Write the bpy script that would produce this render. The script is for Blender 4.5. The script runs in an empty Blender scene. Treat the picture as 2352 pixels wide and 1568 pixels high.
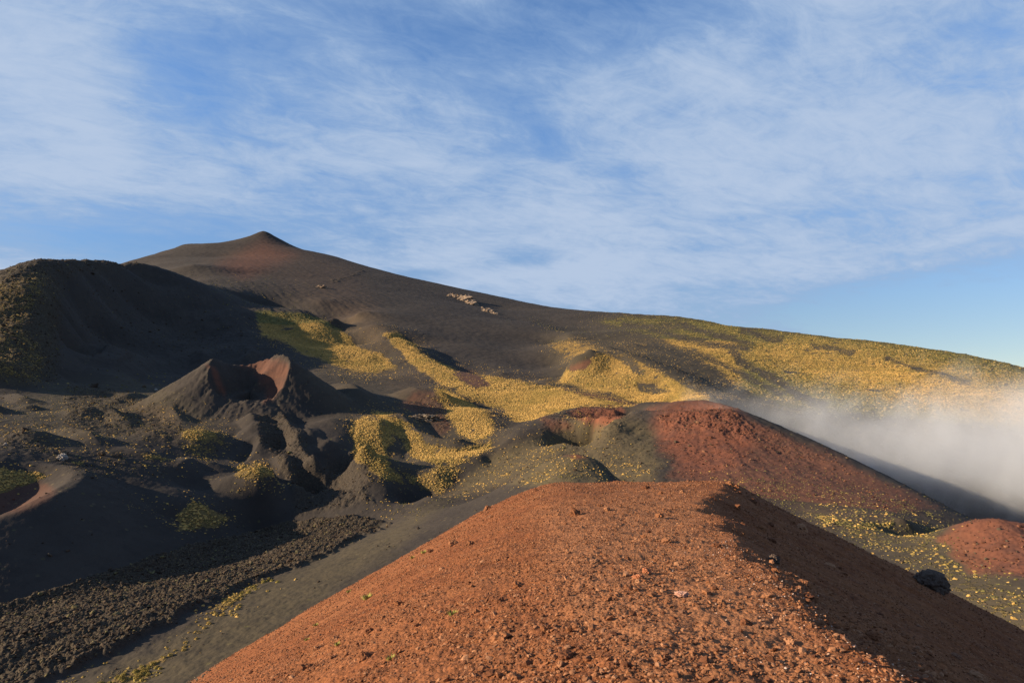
import bpy, math, random
import numpy as np

scene = bpy.context.scene
COL = scene.collection

# ------------------------------------------------------------------ camera
cam_data = bpy.data.cameras.new("camera")
cam = bpy.data.objects.new("camera", cam_data)
COL.objects.link(cam)
cam_data.sensor_width = 36.0
cam_data.lens = 36.0 * 1568.0 / 2352.0
cam_data.clip_start = 0.1
cam_data.clip_end = 60000
cam_data.dof.use_dof = True
cam_data.dof.focus_distance = 120.0
cam_data.dof.aperture_fstop = 5.6
cam.location = (0, 0, 0)
cam.rotation_euler = (math.radians(90) + math.atan2(940.0 - 784.0, 1568.0), 0, 0)
scene.camera = cam

# ------------------------------------------------------------------ sun, sky, exposure
SUN_EL, SUN_AZ = 18.0, -100.0      # azimuth measured clockwise from the view direction (+Y)
e, a = math.radians(SUN_EL), math.radians(SUN_AZ)
SUN_DIR = (math.sin(a) * math.cos(e), math.cos(a) * math.cos(e), math.sin(e))
sun_data = bpy.data.lights.new("sun", 'SUN')
sun_data.energy = 5.0
sun_data.angle = math.radians(0.53)
sun_data.color = (1.0, 0.80, 0.55)
sun = bpy.data.objects.new("sun", sun_data)
COL.objects.link(sun)
sun.rotation_euler = (math.radians(90 - SUN_EL), 0, math.radians(-SUN_AZ) + math.pi)
from mathutils import Vector
sun.rotation_euler = Vector(SUN_DIR).to_track_quat('Z', 'Y').to_euler()

scene.view_settings.view_transform = 'Standard'
scene.view_settings.look = 'None'
scene.view_settings.gamma = 1.0
scene.view_settings.exposure = 1.4
scene.cycles.volume_bounces = 3
scene.cycles.max_bounces = 8
scene.cycles.use_denoising = True

class NT:
    """small helper for node trees"""
    def __init__(self, tree): self.t = tree; self.n = tree.nodes; self.l = tree.links
    def node(self, typ, **kw):
        nd = self.n.new(typ)
        for k, v in kw.items(): setattr(nd, k, v)
        return nd
    def put(self, sock, val):
        if isinstance(val, bpy.types.NodeSocket): self.l.new(val, sock)
        else: sock.default_value = val
    def math(self, op, a, b=None, c=None, clamp=False):
        nd = self.node('ShaderNodeMath', operation=op); nd.use_clamp = clamp
        self.put(nd.inputs[0], a)
        if b is not None: self.put(nd.inputs[1], b)
        if c is not None: self.put(nd.inputs[2], c)
        return nd.outputs[0]
    def vmath(self, op, a, b=None):
        nd = self.node('ShaderNodeVectorMath', operation=op)
        self.put(nd.inputs[0], a)
        if b is not None: self.put(nd.inputs[1], b)
        return nd.outputs['Value'] if op in ('LENGTH', 'DOT_PRODUCT', 'DISTANCE') else nd.outputs[0]
    def mix(self, f, a, b, blend='MIX'):
        nd = self.node('ShaderNodeMix', data_type='RGBA', blend_type=blend)
        self.put(nd.inputs[0], f)
        for i, v in ((6, a), (7, b)):
            if isinstance(v, tuple) and len(v) == 3: v = v + (1,)
            self.put(nd.inputs[i], v)
        return nd.outputs[2]
    def ramp(self, x, a, b, lo=0.0, hi=1.0, smooth=True):
        nd = self.node('ShaderNodeMapRange'); nd.interpolation_type = 'SMOOTHSTEP' if smooth else 'LINEAR'
        self.put(nd.inputs[0], x); nd.inputs[1].default_value = a; nd.inputs[2].default_value = b
        nd.inputs[3].default_value = lo; nd.inputs[4].default_value = hi
        return nd.outputs[0]
    def noise(self, vec, scale, detail=4, rough=0.5, dist=0.0, lac=2.0, out=0):
        nd = self.node('ShaderNodeTexNoise')
        if vec is not None: self.l.new(vec, nd.inputs['Vector'])
        nd.inputs['Scale'].default_value = scale; nd.inputs['Detail'].default_value = detail
        nd.inputs['Roughness'].default_value = rough; nd.inputs['Distortion'].default_value = dist
        nd.inputs['Lacunarity'].default_value = lac
        return nd.outputs[out]
    def xyz(self, x, y, z):
        nd = self.node('ShaderNodeCombineXYZ')
        for i, v in enumerate((x, y, z)): self.put(nd.inputs[i], v)
        return nd.outputs[0]
    def sep(self, v):
        nd = self.node('ShaderNodeSeparateXYZ'); self.l.new(v, nd.inputs[0]); return nd.outputs

def build_world():
    w = bpy.data.worlds.new("World"); scene.world = w; w.use_nodes = True
    T = NT(w.node_tree); T.n.clear()
    out = T.node('ShaderNodeOutputWorld'); bg = T.node('ShaderNodeBackground')
    T.l.new(bg.outputs[0], out.inputs[0])
    sky = T.node('ShaderNodeTexSky', sky_type='NISHITA')
    sky.sun_disc = False; sky.sun_elevation = math.radians(SUN_EL); sky.sun_rotation = math.radians(SUN_AZ)
    sky.altitude = 2000; sky.air_density = 1.0; sky.dust_density = 0.4; sky.ozone_density = 2.0
    tc = T.node('ShaderNodeTexCoord')
    x, y, z = T.sep(tc.outputs['Generated'])
    zz = T.math('ADD', T.math('MAXIMUM', z, 0.0), 0.16)
    px = T.math('DIVIDE', x, zz); py = T.math('DIVIDE', y, zz)
    # high cloud sheet, streaked along one wind direction
    c, s_ = math.cos(math.radians(28)), math.sin(math.radians(28))
    ax = T.math('ADD', T.math('MULTIPLY', px, c), T.math('MULTIPLY', py, s_))
    ay = T.math('SUBTRACT', T.math('MULTIPLY', py, c), T.math('MULTIPLY', px, s_))
    sheet = T.xyz(T.math('MULTIPLY', ax, 1.0), T.math('MULTIPLY', ay, 1.15), 3.1)
    big = T.noise(sheet, 0.9, 2, 0.5, 0.3)
    mid = T.noise(sheet, 2.1, 12, 0.66, 0.35)
    fine = T.noise(T.xyz(T.math('MULTIPLY', ax, .8), T.math('MULTIPLY', ay, 1.5), 9.0), 8.0, 10, 0.68, 1.0)
    d = T.math('ADD', T.math('MULTIPLY', big, 0.55), T.math('MULTIPLY', mid, 0.75))
    d = T.math('ADD', d, T.math('MULTIPLY', fine, 0.36))
    # where the sheet is thick and where it opens: soft patches by direction
    def patch(u, v, ru, amt, rv=None):
        X = (u - 1176.0) / 1568.0; Y = -(v - 784.0) / 1568.0
        p = math.atan2(940.0 - 784.0, 1568.0)
        dv = Vector((X, math.cos(p) - Y * math.sin(p), math.sin(p) + Y * math.cos(p))).normalized()
        n = T.vmath('SUBTRACT', tc.outputs['Generated'], tuple(dv))
        n = T.vmath('MULTIPLY', n, (1.0, 1.0, ru / (rv or ru)))
        ln = T.vmath('LENGTH', n)
        return T.math('MULTIPLY', T.ramp(ln, 0.0, ru / 1568.0, 1.0, 0.0), amt)
    d = T.math('ADD', T.math('MULTIPLY', T.math('SUBTRACT', d, .83), 1.45), .78)
    for args in PATCHES:
        d = T.math('ADD', d, patch(*args))
    veil = T.ramp(d, 0.42, 1.02, 0.12, 1.0)
    core = T.ramp(d, 0.74, 1.20)
    k = 1.0
    tint = T.mix(T.ramp(z, .02, .42), (.92, .82, .74), (.95, 1.36, 1.72))
    skyc = T.mix(1.0, sky.outputs[0], tint, 'MULTIPLY')
    grey = (2.4, 3.45, 5.15); white = (3.9, 4.65, 5.9)
    col = T.mix(T.math('MULTIPLY', veil, 0.88), skyc, grey)
    col = T.mix(T.math('MULTIPLY', core, 0.75), col, white)
    # the sky below the horizon is only dark land
    T.put(bg.inputs[0], col)
    bg.inputs[1].default_value = 0.05
# (u, v, radius, amount, vertical radius): openings negative, banks positive
PATCHES = [
    (1900,330,900,0.34,400),(1150,480,500,.16,160),(250,380,500,.14,200),(1000,640,500,.14,120),
    (470,170,330,-0.22,150),(1380,30,420,-0.22,120),(1210,590,190,-0.40,45),(980,632,120,-0.25,30),(180,550,380,-0.20,60),(2300,760,520,-0.75,150),
    (880,430,220,-0.12,60),(60,150,330,0.20,200),(900,230,380,0.16,150),(1700,420,500,0.10,260),(150,420,420,0.12,120),(1250,640,420,0.16,110),(640,600,260,0.12,60),
    (2150,280,420,0.02,220),(0,600,160,0.12,60),(2300,60,300,-0.04,120),(1050,110,260,-0.12,80),
]
build_world()
# ------------------------------------------------------------------ terrain
# Survey points: (u, v, distance) give a direction from the viewpoint and a ground distance in metres.
F_PX, CU, CV, HORIZON = 1568.0, 1176.0, 784.0, 940.0
PITCH = math.atan2(HORIZON - CV, F_PX)
CP, SP = math.cos(PITCH), math.sin(PITCH)

def azs(u, v):
    u = np.asarray(u, float); v = np.asarray(v, float)
    X = (u - CU) / F_PX; Y = -(v - CV) / F_PX
    fw = CP - Y * SP; up = SP + Y * CP
    return np.arctan2(X, fw), up / np.hypot(X, fw)

def to_px(x, y, z):
    fw = y * CP + z * SP; up = -y * SP + z * CP
    fw = np.maximum(fw, 1e-3)
    return CU + F_PX * x / fw, CV - F_PX * up / fw

def W(u, v, r):
    a, s = azs(u, v)
    return np.array([math.sin(a) * r, math.cos(a) * r, s * r])

# ---- gradient noise
_rng = np.random.RandomState(7)
_perm = _rng.permutation(512).astype(np.int64)
_perm = np.concatenate([_perm, _perm])
_ga = _rng.rand(512) * 2 * np.pi
_gx, _gy = np.cos(_ga).astype(np.float32), np.sin(_ga).astype(np.float32)

def perlin(x, y):
    xi = np.floor(x).astype(np.int64); yi = np.floor(y).astype(np.int64)
    xf = (x - xi).astype(np.float32); yf = (y - yi).astype(np.float32)
    u = xf * xf * xf * (xf * (xf * 6 - 15) + 10); v = yf * yf * yf * (yf * (yf * 6 - 15) + 10)
    def g(ix, iy, fx, fy):
        h = _perm[(_perm[ix & 511] + iy) & 511]
        return _gx[h] * fx + _gy[h] * fy
    n00 = g(xi, yi, xf, yf); n10 = g(xi + 1, yi, xf - 1, yf)
    n01 = g(xi, yi + 1, xf, yf - 1); n11 = g(xi + 1, yi + 1, xf - 1, yf - 1)
    a = n00 + u * (n10 - n00); b = n01 + u * (n11 - n01)
    return (a + v * (b - a)) * 1.4

def fbm(x, y, scale, octv=4, gain=0.5, seed=0, ridged=False):
    out = 0; amp = 1.0; tot = 0
    fx = x / scale + seed * 17.31; fy = y / scale - seed * 9.77
    for o in range(octv):
        n = perlin(fx, fy)
        if ridged: n = 1 - 2 * np.abs(n)
        out = out + amp * n; tot += amp
        amp *= gain
        c, s_ = 1.6, 1.2
        fx, fy = c * fx - s_ * fy + 3.7, s_ * fx + c * fy - 1.3
    return out / tot

def sstep(a, b, x):
    t = np.clip((x - a) / (b - a), 0, 1)
    return t * t * (3 - 2 * t)

# ---- survey of the broad land forms
SKY = [(310,596,2600),(360,582,2800),(420,568,2950),(470,572,3000),(530,571,3020),(548,563,2980),(578,551,2960),(605,541,2950),(630,551,2930),(665,566,2900),
       (700,575,2860),(780,592,2780),(860,618,2680),(960,645,2560),(1070,668,2450),(1180,690,2350),(1280,712,2250),(1340,720,2180),
       (1400,725,2100),(1450,725,2000),(1490,727,1930),(1560,730,1830),(1650,745,1720),(1700,755,1650),(1750,758,1610),(1830,767,1540),(1900,775,1480),
       (2000,787,1420),(2100,797,1360),(2230,818,1300),(2262,828,1300),(2352,845,1250),(2500,885,1200),(2700,930,1150)]
HILL = [(-350,850,900),(-200,745,930),(-80,668,970),(0,625,1000),(50,612,1020),(80,597,1045),(110,591,1070),(150,590,1120),(200,590,1210),(250,592,1310),
        (300,594,1400),(340,601,1435),(372,622,1405),(417,664,1350),(470,708,1300),(540,752,1190),(600,785,1050)]
SPUR = [(105,600,1030),(112,630,985),(125,660,950),(135,700,900),(118,760,830),(112,800,790),(95,845,735),(80,870,700)]
RIDGE = [(860,745,1220),(890,768,1150),(920,776,1070),(940,785,1030),(975,815,950),(1010,836,900),(1050,852,860),(1100,861,830),(1150,868,800),(1200,876,765),(1250,882,740),
         (1330,893,705),(1380,903,680),(1430,920,650),(1480,940,620)]
C1RIGHT = [(1655,926,500),(1700,940,490),(1760,965,475),(1850,1003,455),(1950,1050,435),(2050,1100,415),(2150,1152,395),(2230,1192,375),(2330,1240,350)]
POLY = [SKY, HILL, SPUR, RIDGE, C1RIGHT,
  # grass knoll in the middle distance and its right ridge
  [(1300,850,790),(1340,822,800),(1385,807,810),(1430,810,800),(1470,825,780),(1510,850,745),(1560,880,690),(1600,900,650),(1650,915,600)],
  # red and grey crater cone
  [(1255,958,485),(1290,963,478),(1330,972,470),(1372,984,463)],
  [(1255,958,485),(1285,949,510),(1320,938,535),(1360,933,548),(1410,936,550),(1460,940,535),(1500,942,515)],
  [(1450,946,480),(1420,960,460),(1385,985,440),(1360,1020,420),(1335,1050,400)],
  [(1450,944,482),(1500,944,470),(1545,945,462),(1600,946,458),(1660,940,470)],
  [(1540,928,505),(1570,920,515),(1620,919,515),(1660,928,500)],
  [(1240,966,480),(1190,990,462),(1140,1025,440),(1080,1075,412),(1030,1128,385)],
  # small knoll before it
  [(1210,1082,322),(1250,1062,324),(1300,1045,328),(1340,1047,328),(1365,1054,326),(1390,1070,322),(1402,1092,316)],
  # little red cone at the right
  [(2170,1225,250),(2205,1205,252),(2245,1191,255),(2300,1193,255),(2360,1205,255),(2420,1240,250)],
  # sharp step in the ash slope
  [(1226,738,1550),(1270,754,1400),(1320,776,1200),(1360,793,1020),(1388,806,850)],
  # upper grass island edge
  [(600,708,1160),(650,716,1145),(700,722,1120),(745,738,1070),(790,768,1020),(818,795,985)],
]
PTS = [
  # mountain face
  (440,607,1900),(480,605,2060),(480,640,1720),(520,595,2230),(520,655,1620),(560,630,1880),(560,675,1520),(605,600,2246),(640,640,1847),(640,670,1604),(640,705,1383),
  (700,640,1893),(700,670,1634),(700,712,1370),(740,690,1513),(770,735,1275),(800,665,1748),(850,690,1584),(820,720,1368),(860,730,1331),(900,700,1549),(920,750,1255),
  (960,770,1179),(1000,700,1653),(1000,760,1246),(1100,720,1604),(1100,800,1115),(1200,740,1565),(1200,800,1172),(1280,790,1250),(1150,840,989),(1230,850,989),(1300,868,900),(1280,840,1030),
  (1000,800,1090),(1150,710,1900),(1030,690,1850),(430,596,2300),(500,590,2500),
  # ground behind the golden ridge
  (935,800,1130),(975,800,1060),(1015,822,1010),(1050,838,970),(1150,856,910),(1250,873,850),(1330,885,800),
  # hollow right of the upper grass island
  (830,800,1010),(800,750,1100),(855,790,1020),(770,735,1120),
  (700,780,980),(620,770,1000),(670,790,950),(750,800,940),(800,840,860),(870,830,930),(890,860,850),(930,840,900),
  # left of the spur
  (60,640,960),(0,680,880),(50,720,850),(40,770,790),(0,830,715),(50,850,695),(-120,790,790),(-200,850,780),(-120,880,680),
  # ash floor
  (100,955,520),(0,975,490),(200,1000,465),(350,990,460),(430,950,545),(500,1045,440),
  (300,1060,402),(150,1070,388),(0,1060,385),(650,1060,425),(350,1120,372),(380,1180,348),(500,1120,385),(600,1140,378),(480,1170,358),(700,1140,388),(720,1090,412),(800,1120,398),(300,1000,470),(430,1060,420),(560,1050,440),(560,958,530),(640,958,530),(480,1000,470),(700,975,500),(780,1020,450),(760,960,490),(800,900,600),(720,860,740),(860,905,640),
  (930,905,660),(900,940,560),(620,1000,470),
  (-150,950,520),(-200,1050,380),
  # slope below the golden ridge
  (940,830,930),(1000,880,760),(1000,850,840),(1100,900,700),(1100,935,620),(1200,920,650),(1200,965,560),(1290,910,650),(1280,948,580),(1380,925,620),(1350,934,600),
  (1010,890,700),(1060,910,640),(1110,945,560),(1135,975,520),(1090,1010,480),(1180,985,520),(1150,1030,450),(1120,1060,425),
  (960,1000,500),(960,1060,420),(1000,1095,395),(900,1120,380),(980,1140,365),(850,1100,385),(840,1050,410),
  # land between ridge and knoll, right of knoll
  (1270,895,730),(1300,870,770),(1320,900,720),(1400,890,710),(1400,850,770),(1450,870,730),(1450,915,670),(1500,905,680),(1550,920,640),(1520,880,715),
  (1400,795,1000),(1450,790,1080),(1500,835,900),(1560,850,880),(1600,870,840),(1660,900,720),(1420,760,1350),(1500,770,1300),(1600,800,1150),(1700,830,1050),(1640,850,930),
  (1750,880,900),(1800,840,1080),(1900,860,1020),(1800,910,800),(1720,920,700),(1900,900,880),(2000,850,1080),(2000,920,820),(2100,880,950),(2100,840,1120),(2200,920,850),(2300,900,930),(2352,930,850),(2500,960,850),
  (1900,950,720),(2000,970,740),(2100,990,750),(2250,990,770),(2352,1000,780),(1850,960,650),
  (1950,1030,640),(2050,1050,650),(2150,1080,640),(2300,1120,620),(2352,1140,620),(2250,1160,560),(2500,1150,620),(2352,1190,540),
  # crater cone flanks
  (1560,951,486),(1600,953,488),(1640,949,490),(1385,965,515),(1340,968,500),(1420,950,525),(1350,978,488),
  (1250,1000,455),(1200,1040,428),(1150,1080,402),(1100,1120,378),(1300,1020,430),(1320,1035,412),(1260,1060,390),(1200,1090,372),(1100,1150,350),(1050,1160,345),
  (1450,990,435),(1400,1030,405),(1450,1060,385),(1400,1100,352),(1500,1000,432),(1550,1040,398),(1600,1060,385),(1500,1090,355),(1600,1110,342),(1700,1000,430),(1700,1080,370),(1750,1130,330),
  (1800,1040,415),(1850,1120,350),(1900,1080,395),(1950,1130,355),(2000,1120,375),(2080,1165,340),(1850,1180,300),
  # behind the cone
  (1640,912,590),(1560,905,640),
  # knoll front and back
  (1280,1090,300),(1350,1100,298),(1250,1100,305),(1180,1100,322),(1420,1110,318),(1300,1130,275),(1200,1130,295),
  # right low ground
  (1900,1185,290),(1980,1200,275),(2080,1195,290),(2180,1205,280),(2000,1240,250),(2100,1250,245),(2150,1290,225),(2200,1250,240),(2250,1290,226),(2300,1240,238),
  (2250,1350,200),(2352,1430,182),(2352,1320,210),(2200,1330,210),(2450,1330,205),(2600,1400,190),(2600,1250,260),
]
def _far(p):
    u, v, r = p
    k = max(0.0, min(1.0, (872 - v) / 150.0)) * max(0.0, min(1.0, (900 - u) / 60.0))
    return (u, v, r * (1 + 0.29 * k))
_MOUNTAIN_N = [i for i, p in enumerate(PTS) if p == (430,596,2300)][0] + 2
PTS = PTS[:_MOUNTAIN_N] + [_far(p) if p[2] > 640 and p[0] > 150 else p for p in PTS[_MOUNTAIN_N:]]
PTS += [ # bowl of the shaded hill and the ash floor under it
  (450,800,1080),(450,770,1200),(560,800,1000),(350,740,1240),(330,800,1050),(250,650,1230),(250,720,1150),(220,780,1040),(160,780,930),(150,820,860),(170,720,1010),
  (330,660,1370),(180,650,1080),(330,830,960),(250,820,970),(500,840,930),(500,770,1180),(620,770,1080),
  (400,850,940),(420,900,740),(330,862,850),(280,882,760),(220,868,800),(160,875,750),(100,900,660),(0,900,650),(200,905,660),(300,930,600)]
POLY[-1] = [_far(p) for p in POLY[-1]]
ZPTS = [ # valley floor by height instead of distance: (u, v, z)
  (-300,1568,-66),(0,1568,-64),(300,1560,-63),(0,1480,-61),(250,1450,-60),(400,1400,-59),(600,1320,-58),(700,1250,-57.5),(850,1215,-57),(950,1180,-56),
  (0,1370,-64),(200,1320,-63),(400,1265,-62),(600,1215,-60),(720,1180,-58),(820,1160,-57),
  (-300,1400,-66),
]
def rbf_setup():
    A, L, Q = [], [], []
    def add(a, r, s):
        A.append(a); L.append(math.log(r)); Q.append(s)
    for poly in POLY:
        for i in range(len(poly)):
            u, v, r = poly[i]
            a, s = azs(u, v); add(float(a), r, float(s))
            if i + 1 < len(poly):
                u2, v2, r2 = poly[i + 1]
                n = int(max(1, math.hypot(u2 - u, v2 - v) // 18))
                for k in range(1, n):
                    t = k / n
                    a, s = azs(u + (u2 - u) * t, v + (v2 - v) * t)
                    add(float(a), math.exp(math.log(r) * (1 - t) + math.log(r2) * t), float(s))
    for (u, v, r) in PTS:
        a, s = azs(u, v); add(float(a), r, float(s))
    for (u, v, z) in ZPTS:
        a, s = azs(u, v); add(float(a), z / float(s), float(s))
    for (u, v, r) in SKY:                     # land falls away behind the skyline
        a, s = azs(u, v); s = float(s)
        add(float(a), r * 1.12, s - 0.02); add(float(a), r * 1.5, s * 0.55); add(float(a), r * 2.0, s * 0.25)
    dense = []
    for (p, q) in zip(HILL[2:11], HILL[3:12]):
        n = int(max(1, math.hypot(q[0] - p[0], q[1] - p[1]) // 18))
        dense += [tuple(p[i] + (q[i] - p[i]) * k / n for i in range(3)) for k in range(n)]
    for (u, v, r) in dense:                # a valley behind the shaded hill
        a, s = azs(u, v); s = float(s)
        k = float(sstep(150, 280, u))
        add(float(a), r * (1.15 - .05 * k), s - .014 - .016 * k); add(float(a), r * (1.4 - .15 * k), s - .04 - .005 * k)
    for (u, v, r) in [(-350,850,900),(-200,760,930)]:
        a, s = azs(u, v); add(float(a), r * 2.0, float(s) * .7)
    for (u, v, r) in C1RIGHT:                 # lee side of the crater cone
        a, s = azs(u, v); s = float(s)
        add(float(a), r * 1.14, s - 0.045)
    for (u, v, r) in POLY[8][:] + POLY[12]:
        a, s = azs(u, v); add(float(a), r * 1.10, float(s) - 0.03)
    for (u, v, r) in POLY[13]:
        a, s = azs(u, v); add(float(a), r * 1.12, float(s) - 0.035)
    def addw(x, y, z):
        r = math.hypot(x, y); add(math.atan2(x, y), r, z / r)
    for (u, v, r) in RIDGE[2:10]:            # lee of the golden ridge
        p = W(u, v, r); addw(p[0] + 20, p[1] + 12, p[2] - 11); addw(p[0] + 48, p[1] + 30, p[2] - 12)
    for (u, v, r) in POLY[-2][:4]:
        p = W(u, v, r); addw(p[0] + 24, p[1] + 4, p[2] - 9); addw(p[0] + 55, p[1] + 8, p[2] - 10)
    for a in (-1.35, -1.15, -0.95):           # beyond the left edge, towards the sun
        for r, z in ((130,-66),(180,-66),(300,-62),(450,-50),(700,0),(1000,50),(1400,90),(2200,60),(3500,0)):
            add(a, r, z / r)
    for a in (0.85, 1.05, 1.3):
        for r, z in ((130,-62),(180,-62),(300,-70),(500,-90),(900,-60),(1400,-10),(2200,-60),(3500,-120)):
            add(a, r, z / r)
    for a in np.linspace(-0.8, 0.8, 13):
        add(float(a), 90, -62 / 90); add(float(a), 140, -61.0 / 140); add(float(a), 5500, 0.0)
    A = np.array(A); L = np.array(L); Q = np.array(Q)
    P = np.stack([A, L], 1)
    key = np.round(P * 400).astype(int)
    _, idx = np.unique(key, axis=0, return_index=True)
    P, Q = P[idx], Q[idx]
    n = len(P)
    C = 0.007
    D = np.sqrt(((P[:, None] - P[None]) ** 2).sum(-1) + C * C)
    M = np.zeros((n + 3, n + 3)); M[:n, :n] = -D + np.eye(n) * 0.0006
    M[:n, n] = 1; M[:n, n + 1:] = P; M[n, :n] = 1; M[n + 1:, :n] = P.T
    w = np.linalg.solve(M, np.concatenate([Q, np.zeros(3)]))
    return P.astype(np.float32), w, C

_RB = rbf_setup()
def rbf_eval(a, l):
    P, w, C = _RB
    sh = a.shape; a = a.ravel().astype(np.float32); l = l.ravel().astype(np.float32)
    out = np.empty(a.shape, np.float32)
    wf = w[:-3].astype(np.float32)
    step = 20000
    for i in range(0, len(a), step):
        aa = a[i:i + step, None] - P[None, :, 0]; ll = l[i:i + step, None] - P[None, :, 1]
        aa *= aa; ll *= ll; aa += ll; aa += C * C
        np.sqrt(aa, out=aa)
        out[i:i + step] = -(aa @ wf)
    out = out + w[-3] + w[-2] * a + w[-1] * l
    return out.reshape(sh)

# coarse base, then smooth resampling anywhere
_BA = np.linspace(-1.36, 1.32, 800); _BL = np.linspace(math.log(85.0), math.log(5600.0), 680)
_BQ = rbf_eval(*np.meshgrid(_BA, _BL))
# even out the shaded hill between its survey points
_k = np.exp(-.5 * (np.arange(-14, 15) / 5.0) ** 2); _k /= _k.sum()
_sm = sum(np.roll(_BQ, i - 14, 1) * _k[i] for i in range(29))
_w = (sstep(-.40, -.47, _BA)[None, :] * sstep(-1.1, -.95, _BA)[None, :] * sstep(math.log(820), math.log(900), _BL)[:, None] * sstep(math.log(2000), math.log(1700), _BL)[:, None])
_BQ = _BQ * (1 - _w) + _sm * _w
def _cub(t):
    return ((-0.5 * t + 1) * t - 0.5) * t, (1.5 * t - 2.5) * t * t + 1, ((-1.5 * t + 2) * t + 0.5) * t, (0.5 * t - 0.5) * t * t
def grid_sample(G, A0, L0, a, l):
    fa = np.clip((a - A0[0]) / (A0[1] - A0[0]), 1, len(A0) - 2.001); fl = np.clip((l - L0[0]) / (L0[1] - L0[0]), 1, len(L0) - 2.001)
    ia = np.clip(fa.astype(int), 1, len(A0) - 3); il = np.clip(fl.astype(int), 1, len(L0) - 3)
    wa = _cub(fa - ia); wl = _cub(fl - il)
    out = 0
    for j in range(4):
        row = 0
        for i in range(4):
            row = row + wa[i] * G[il + j - 1, ia + i - 1]
        out = out + wl[j] * row
    return out
def base_z(x, y):
    r = np.hypot(x, y); a = np.arctan2(x, y)
    return grid_sample(_BQ, _BA, _BL, a, np.log(np.maximum(r, 86.0))) * np.maximum(r, 86.0)

def dist_poly(x, y, pts):
    """distance to a polyline, parameter along it (0..1) and side (+ left of travel)"""
    pts = np.asarray(pts, float)[:, :2]
    best = np.full(x.shape, 1e9); tt = np.zeros(x.shape); sd = np.zeros(x.shape)
    seg = np.hypot(*(pts[1:] - pts[:-1]).T); tot = seg.sum(); acc = 0
    for i in range(len(pts) - 1):
        p, q = pts[i], pts[i + 1]; d = q - p
        t = np.clip(((x - p[0]) * d[0] + (y - p[1]) * d[1]) / (d @ d), 0, 1)
        ex, ey = x - p[0] - t * d[0], y - p[1] - t * d[1]
        dd = np.hypot(ex, ey); m = dd < best
        best = np.where(m, dd, best); tt = np.where(m, (acc + t * seg[i]) / tot, tt)
        sd = np.where(m, np.sign(d[0] * ey - d[1] * ex), sd); acc += seg[i]
    return best, tt, sd

def ground_at(u, v):
    """where the ray through (u, v) meets the finished base land"""
    a, s = azs(u, v)
    r = np.exp(np.linspace(math.log(100), math.log(3000), 900))
    z = base_z(np.sin(a) * r, np.cos(a) * r)
    k = np.argmax(z / r >= float(s))
    return np.array([math.sin(a) * r[k], math.cos(a) * r[k], z[k]])

# ---- land forms laid on the survey: (kind, ...) in metres
def P3(*uvr): return [W(u, v, r) for (u, v, r) in uvr]
def G(u, v): return ground_at(u, v)

RIDGES = []   # (points, height, half width, end taper, roughness)
MOUNDS = []   # (centre, rx, ry, rot, height, sharp)
def ridge(px, h, w, taper=0.15, asym=1.0): RIDGES.append(([G(u, v) for (u, v) in px], h, w, taper, asym))
def mound(u, v, rx, ry, h, rot=0.0, sharp=1.0): MOUNDS.append((G(u, v), rx, ry, rot, h, sharp))

# golden mounds, lava lumps and ash spurs
mound(468,1016, 17, 20, 6.5); mound(590,1108, 15, 17, 8.5, 0, 1.2); mound(515,1112, 9, 8, 2.5)
mound(375,950, 24, 20, 4.5); mound(205,952, 17, 20, 5.0); mound(215,905, 14, 12, 3); mound(75,1010, 15, 18, 5); mound(70,940, 9, 10, 3); mound(270,925, 9, 8, 2.2)
mound(330,1046, 14, 8, 2.5)
ridge([(272,815),(240,842),(170,872)], 15, 24, 0.4); ridge([(320,812),(290,850),(225,895)], 16, 24, 0.4)
ridge([(-60,878),(0,862),(60,860)], 6, 22, .3)
mound(-25,945, 13, 14, 5); mound(-5,868, 15, 16, 5)
mound(725,770, 55, 80, 15, 0, 1.0); mound(850,832, 22, 26, 5)
# lit ash spurs behind the horseshoe cone, hollows and folds round the lava
ridge([(462,806),(466,828),(455,850)], 9, 14, .4); ridge([(588,806),(570,826),(545,842)], 8, 14, .4)
ridge([(582,1020),(573,1042),(543,1062)], -2.6, 4.5, .3); mound(640,1018, 9, 14, -5); mound(775,1085, 6, 8, -2.5)
ridge([(695,985),(712,1005),(705,1035)], 3.5, 9, .4); ridge([(765,1015),(740,1045),(755,1075)], 3.5, 9, .3); ridge([(700,1075),(722,1110),(760,1145)], 3.0, 6, .3)
ridge([(330,935),(380,945),(430,985)], 4.5, 10, .4); ridge([(120,985),(190,1005),(240,1030)], 4.5, 9, .4); ridge([(15,905),(60,925),(120,930)], 4.5, 9, .4)
ridge([(640,1060),(655,1090),(668,1130),(680,1165)], 3.5, 6, .3); ridge([(560,965),(588,990),(562,1020)], 4.0, 8, .3); ridge([(756,1092),(800,1080),(838,1098)], 3.5, 7, .3)
ridge([(705,1128),(745,1150),(775,1165)], 3.0, 6, .3); ridge([(250,905),(290,915),(330,905)], 3.5, 8, .4); ridge([(200,940),(260,955),(300,990)], 3.5, 8, .4)
ridge([(395,1080),(440,1065),(500,1075),(540,1072)], 3.0, 9, .3); mound(440,1105, 16, 12, -4)
# lava tongues running out of the breached cone
ridge([(642,955),(665,995),(680,1020),(700,1060),(722,1110),(745,1160)], 4.5, 7, 0.10)
ridge([(640,1050),(665,1080),(680,1110),(700,1150)], 3.5, 7, 0.15)
mound(590,975, 14, 16, 5); mound(620,985, 7, 7, 3)
ridge([(600,985),(590,1020),(600,1060)], 5, 14, .3)
mound(780,1115, 20, 24, 6, 0.4); mound(810,1082, 11, 11, 4); ridge([(790,1025),(825,1045),(830,1085)], 3.5, 8, .3)
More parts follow.
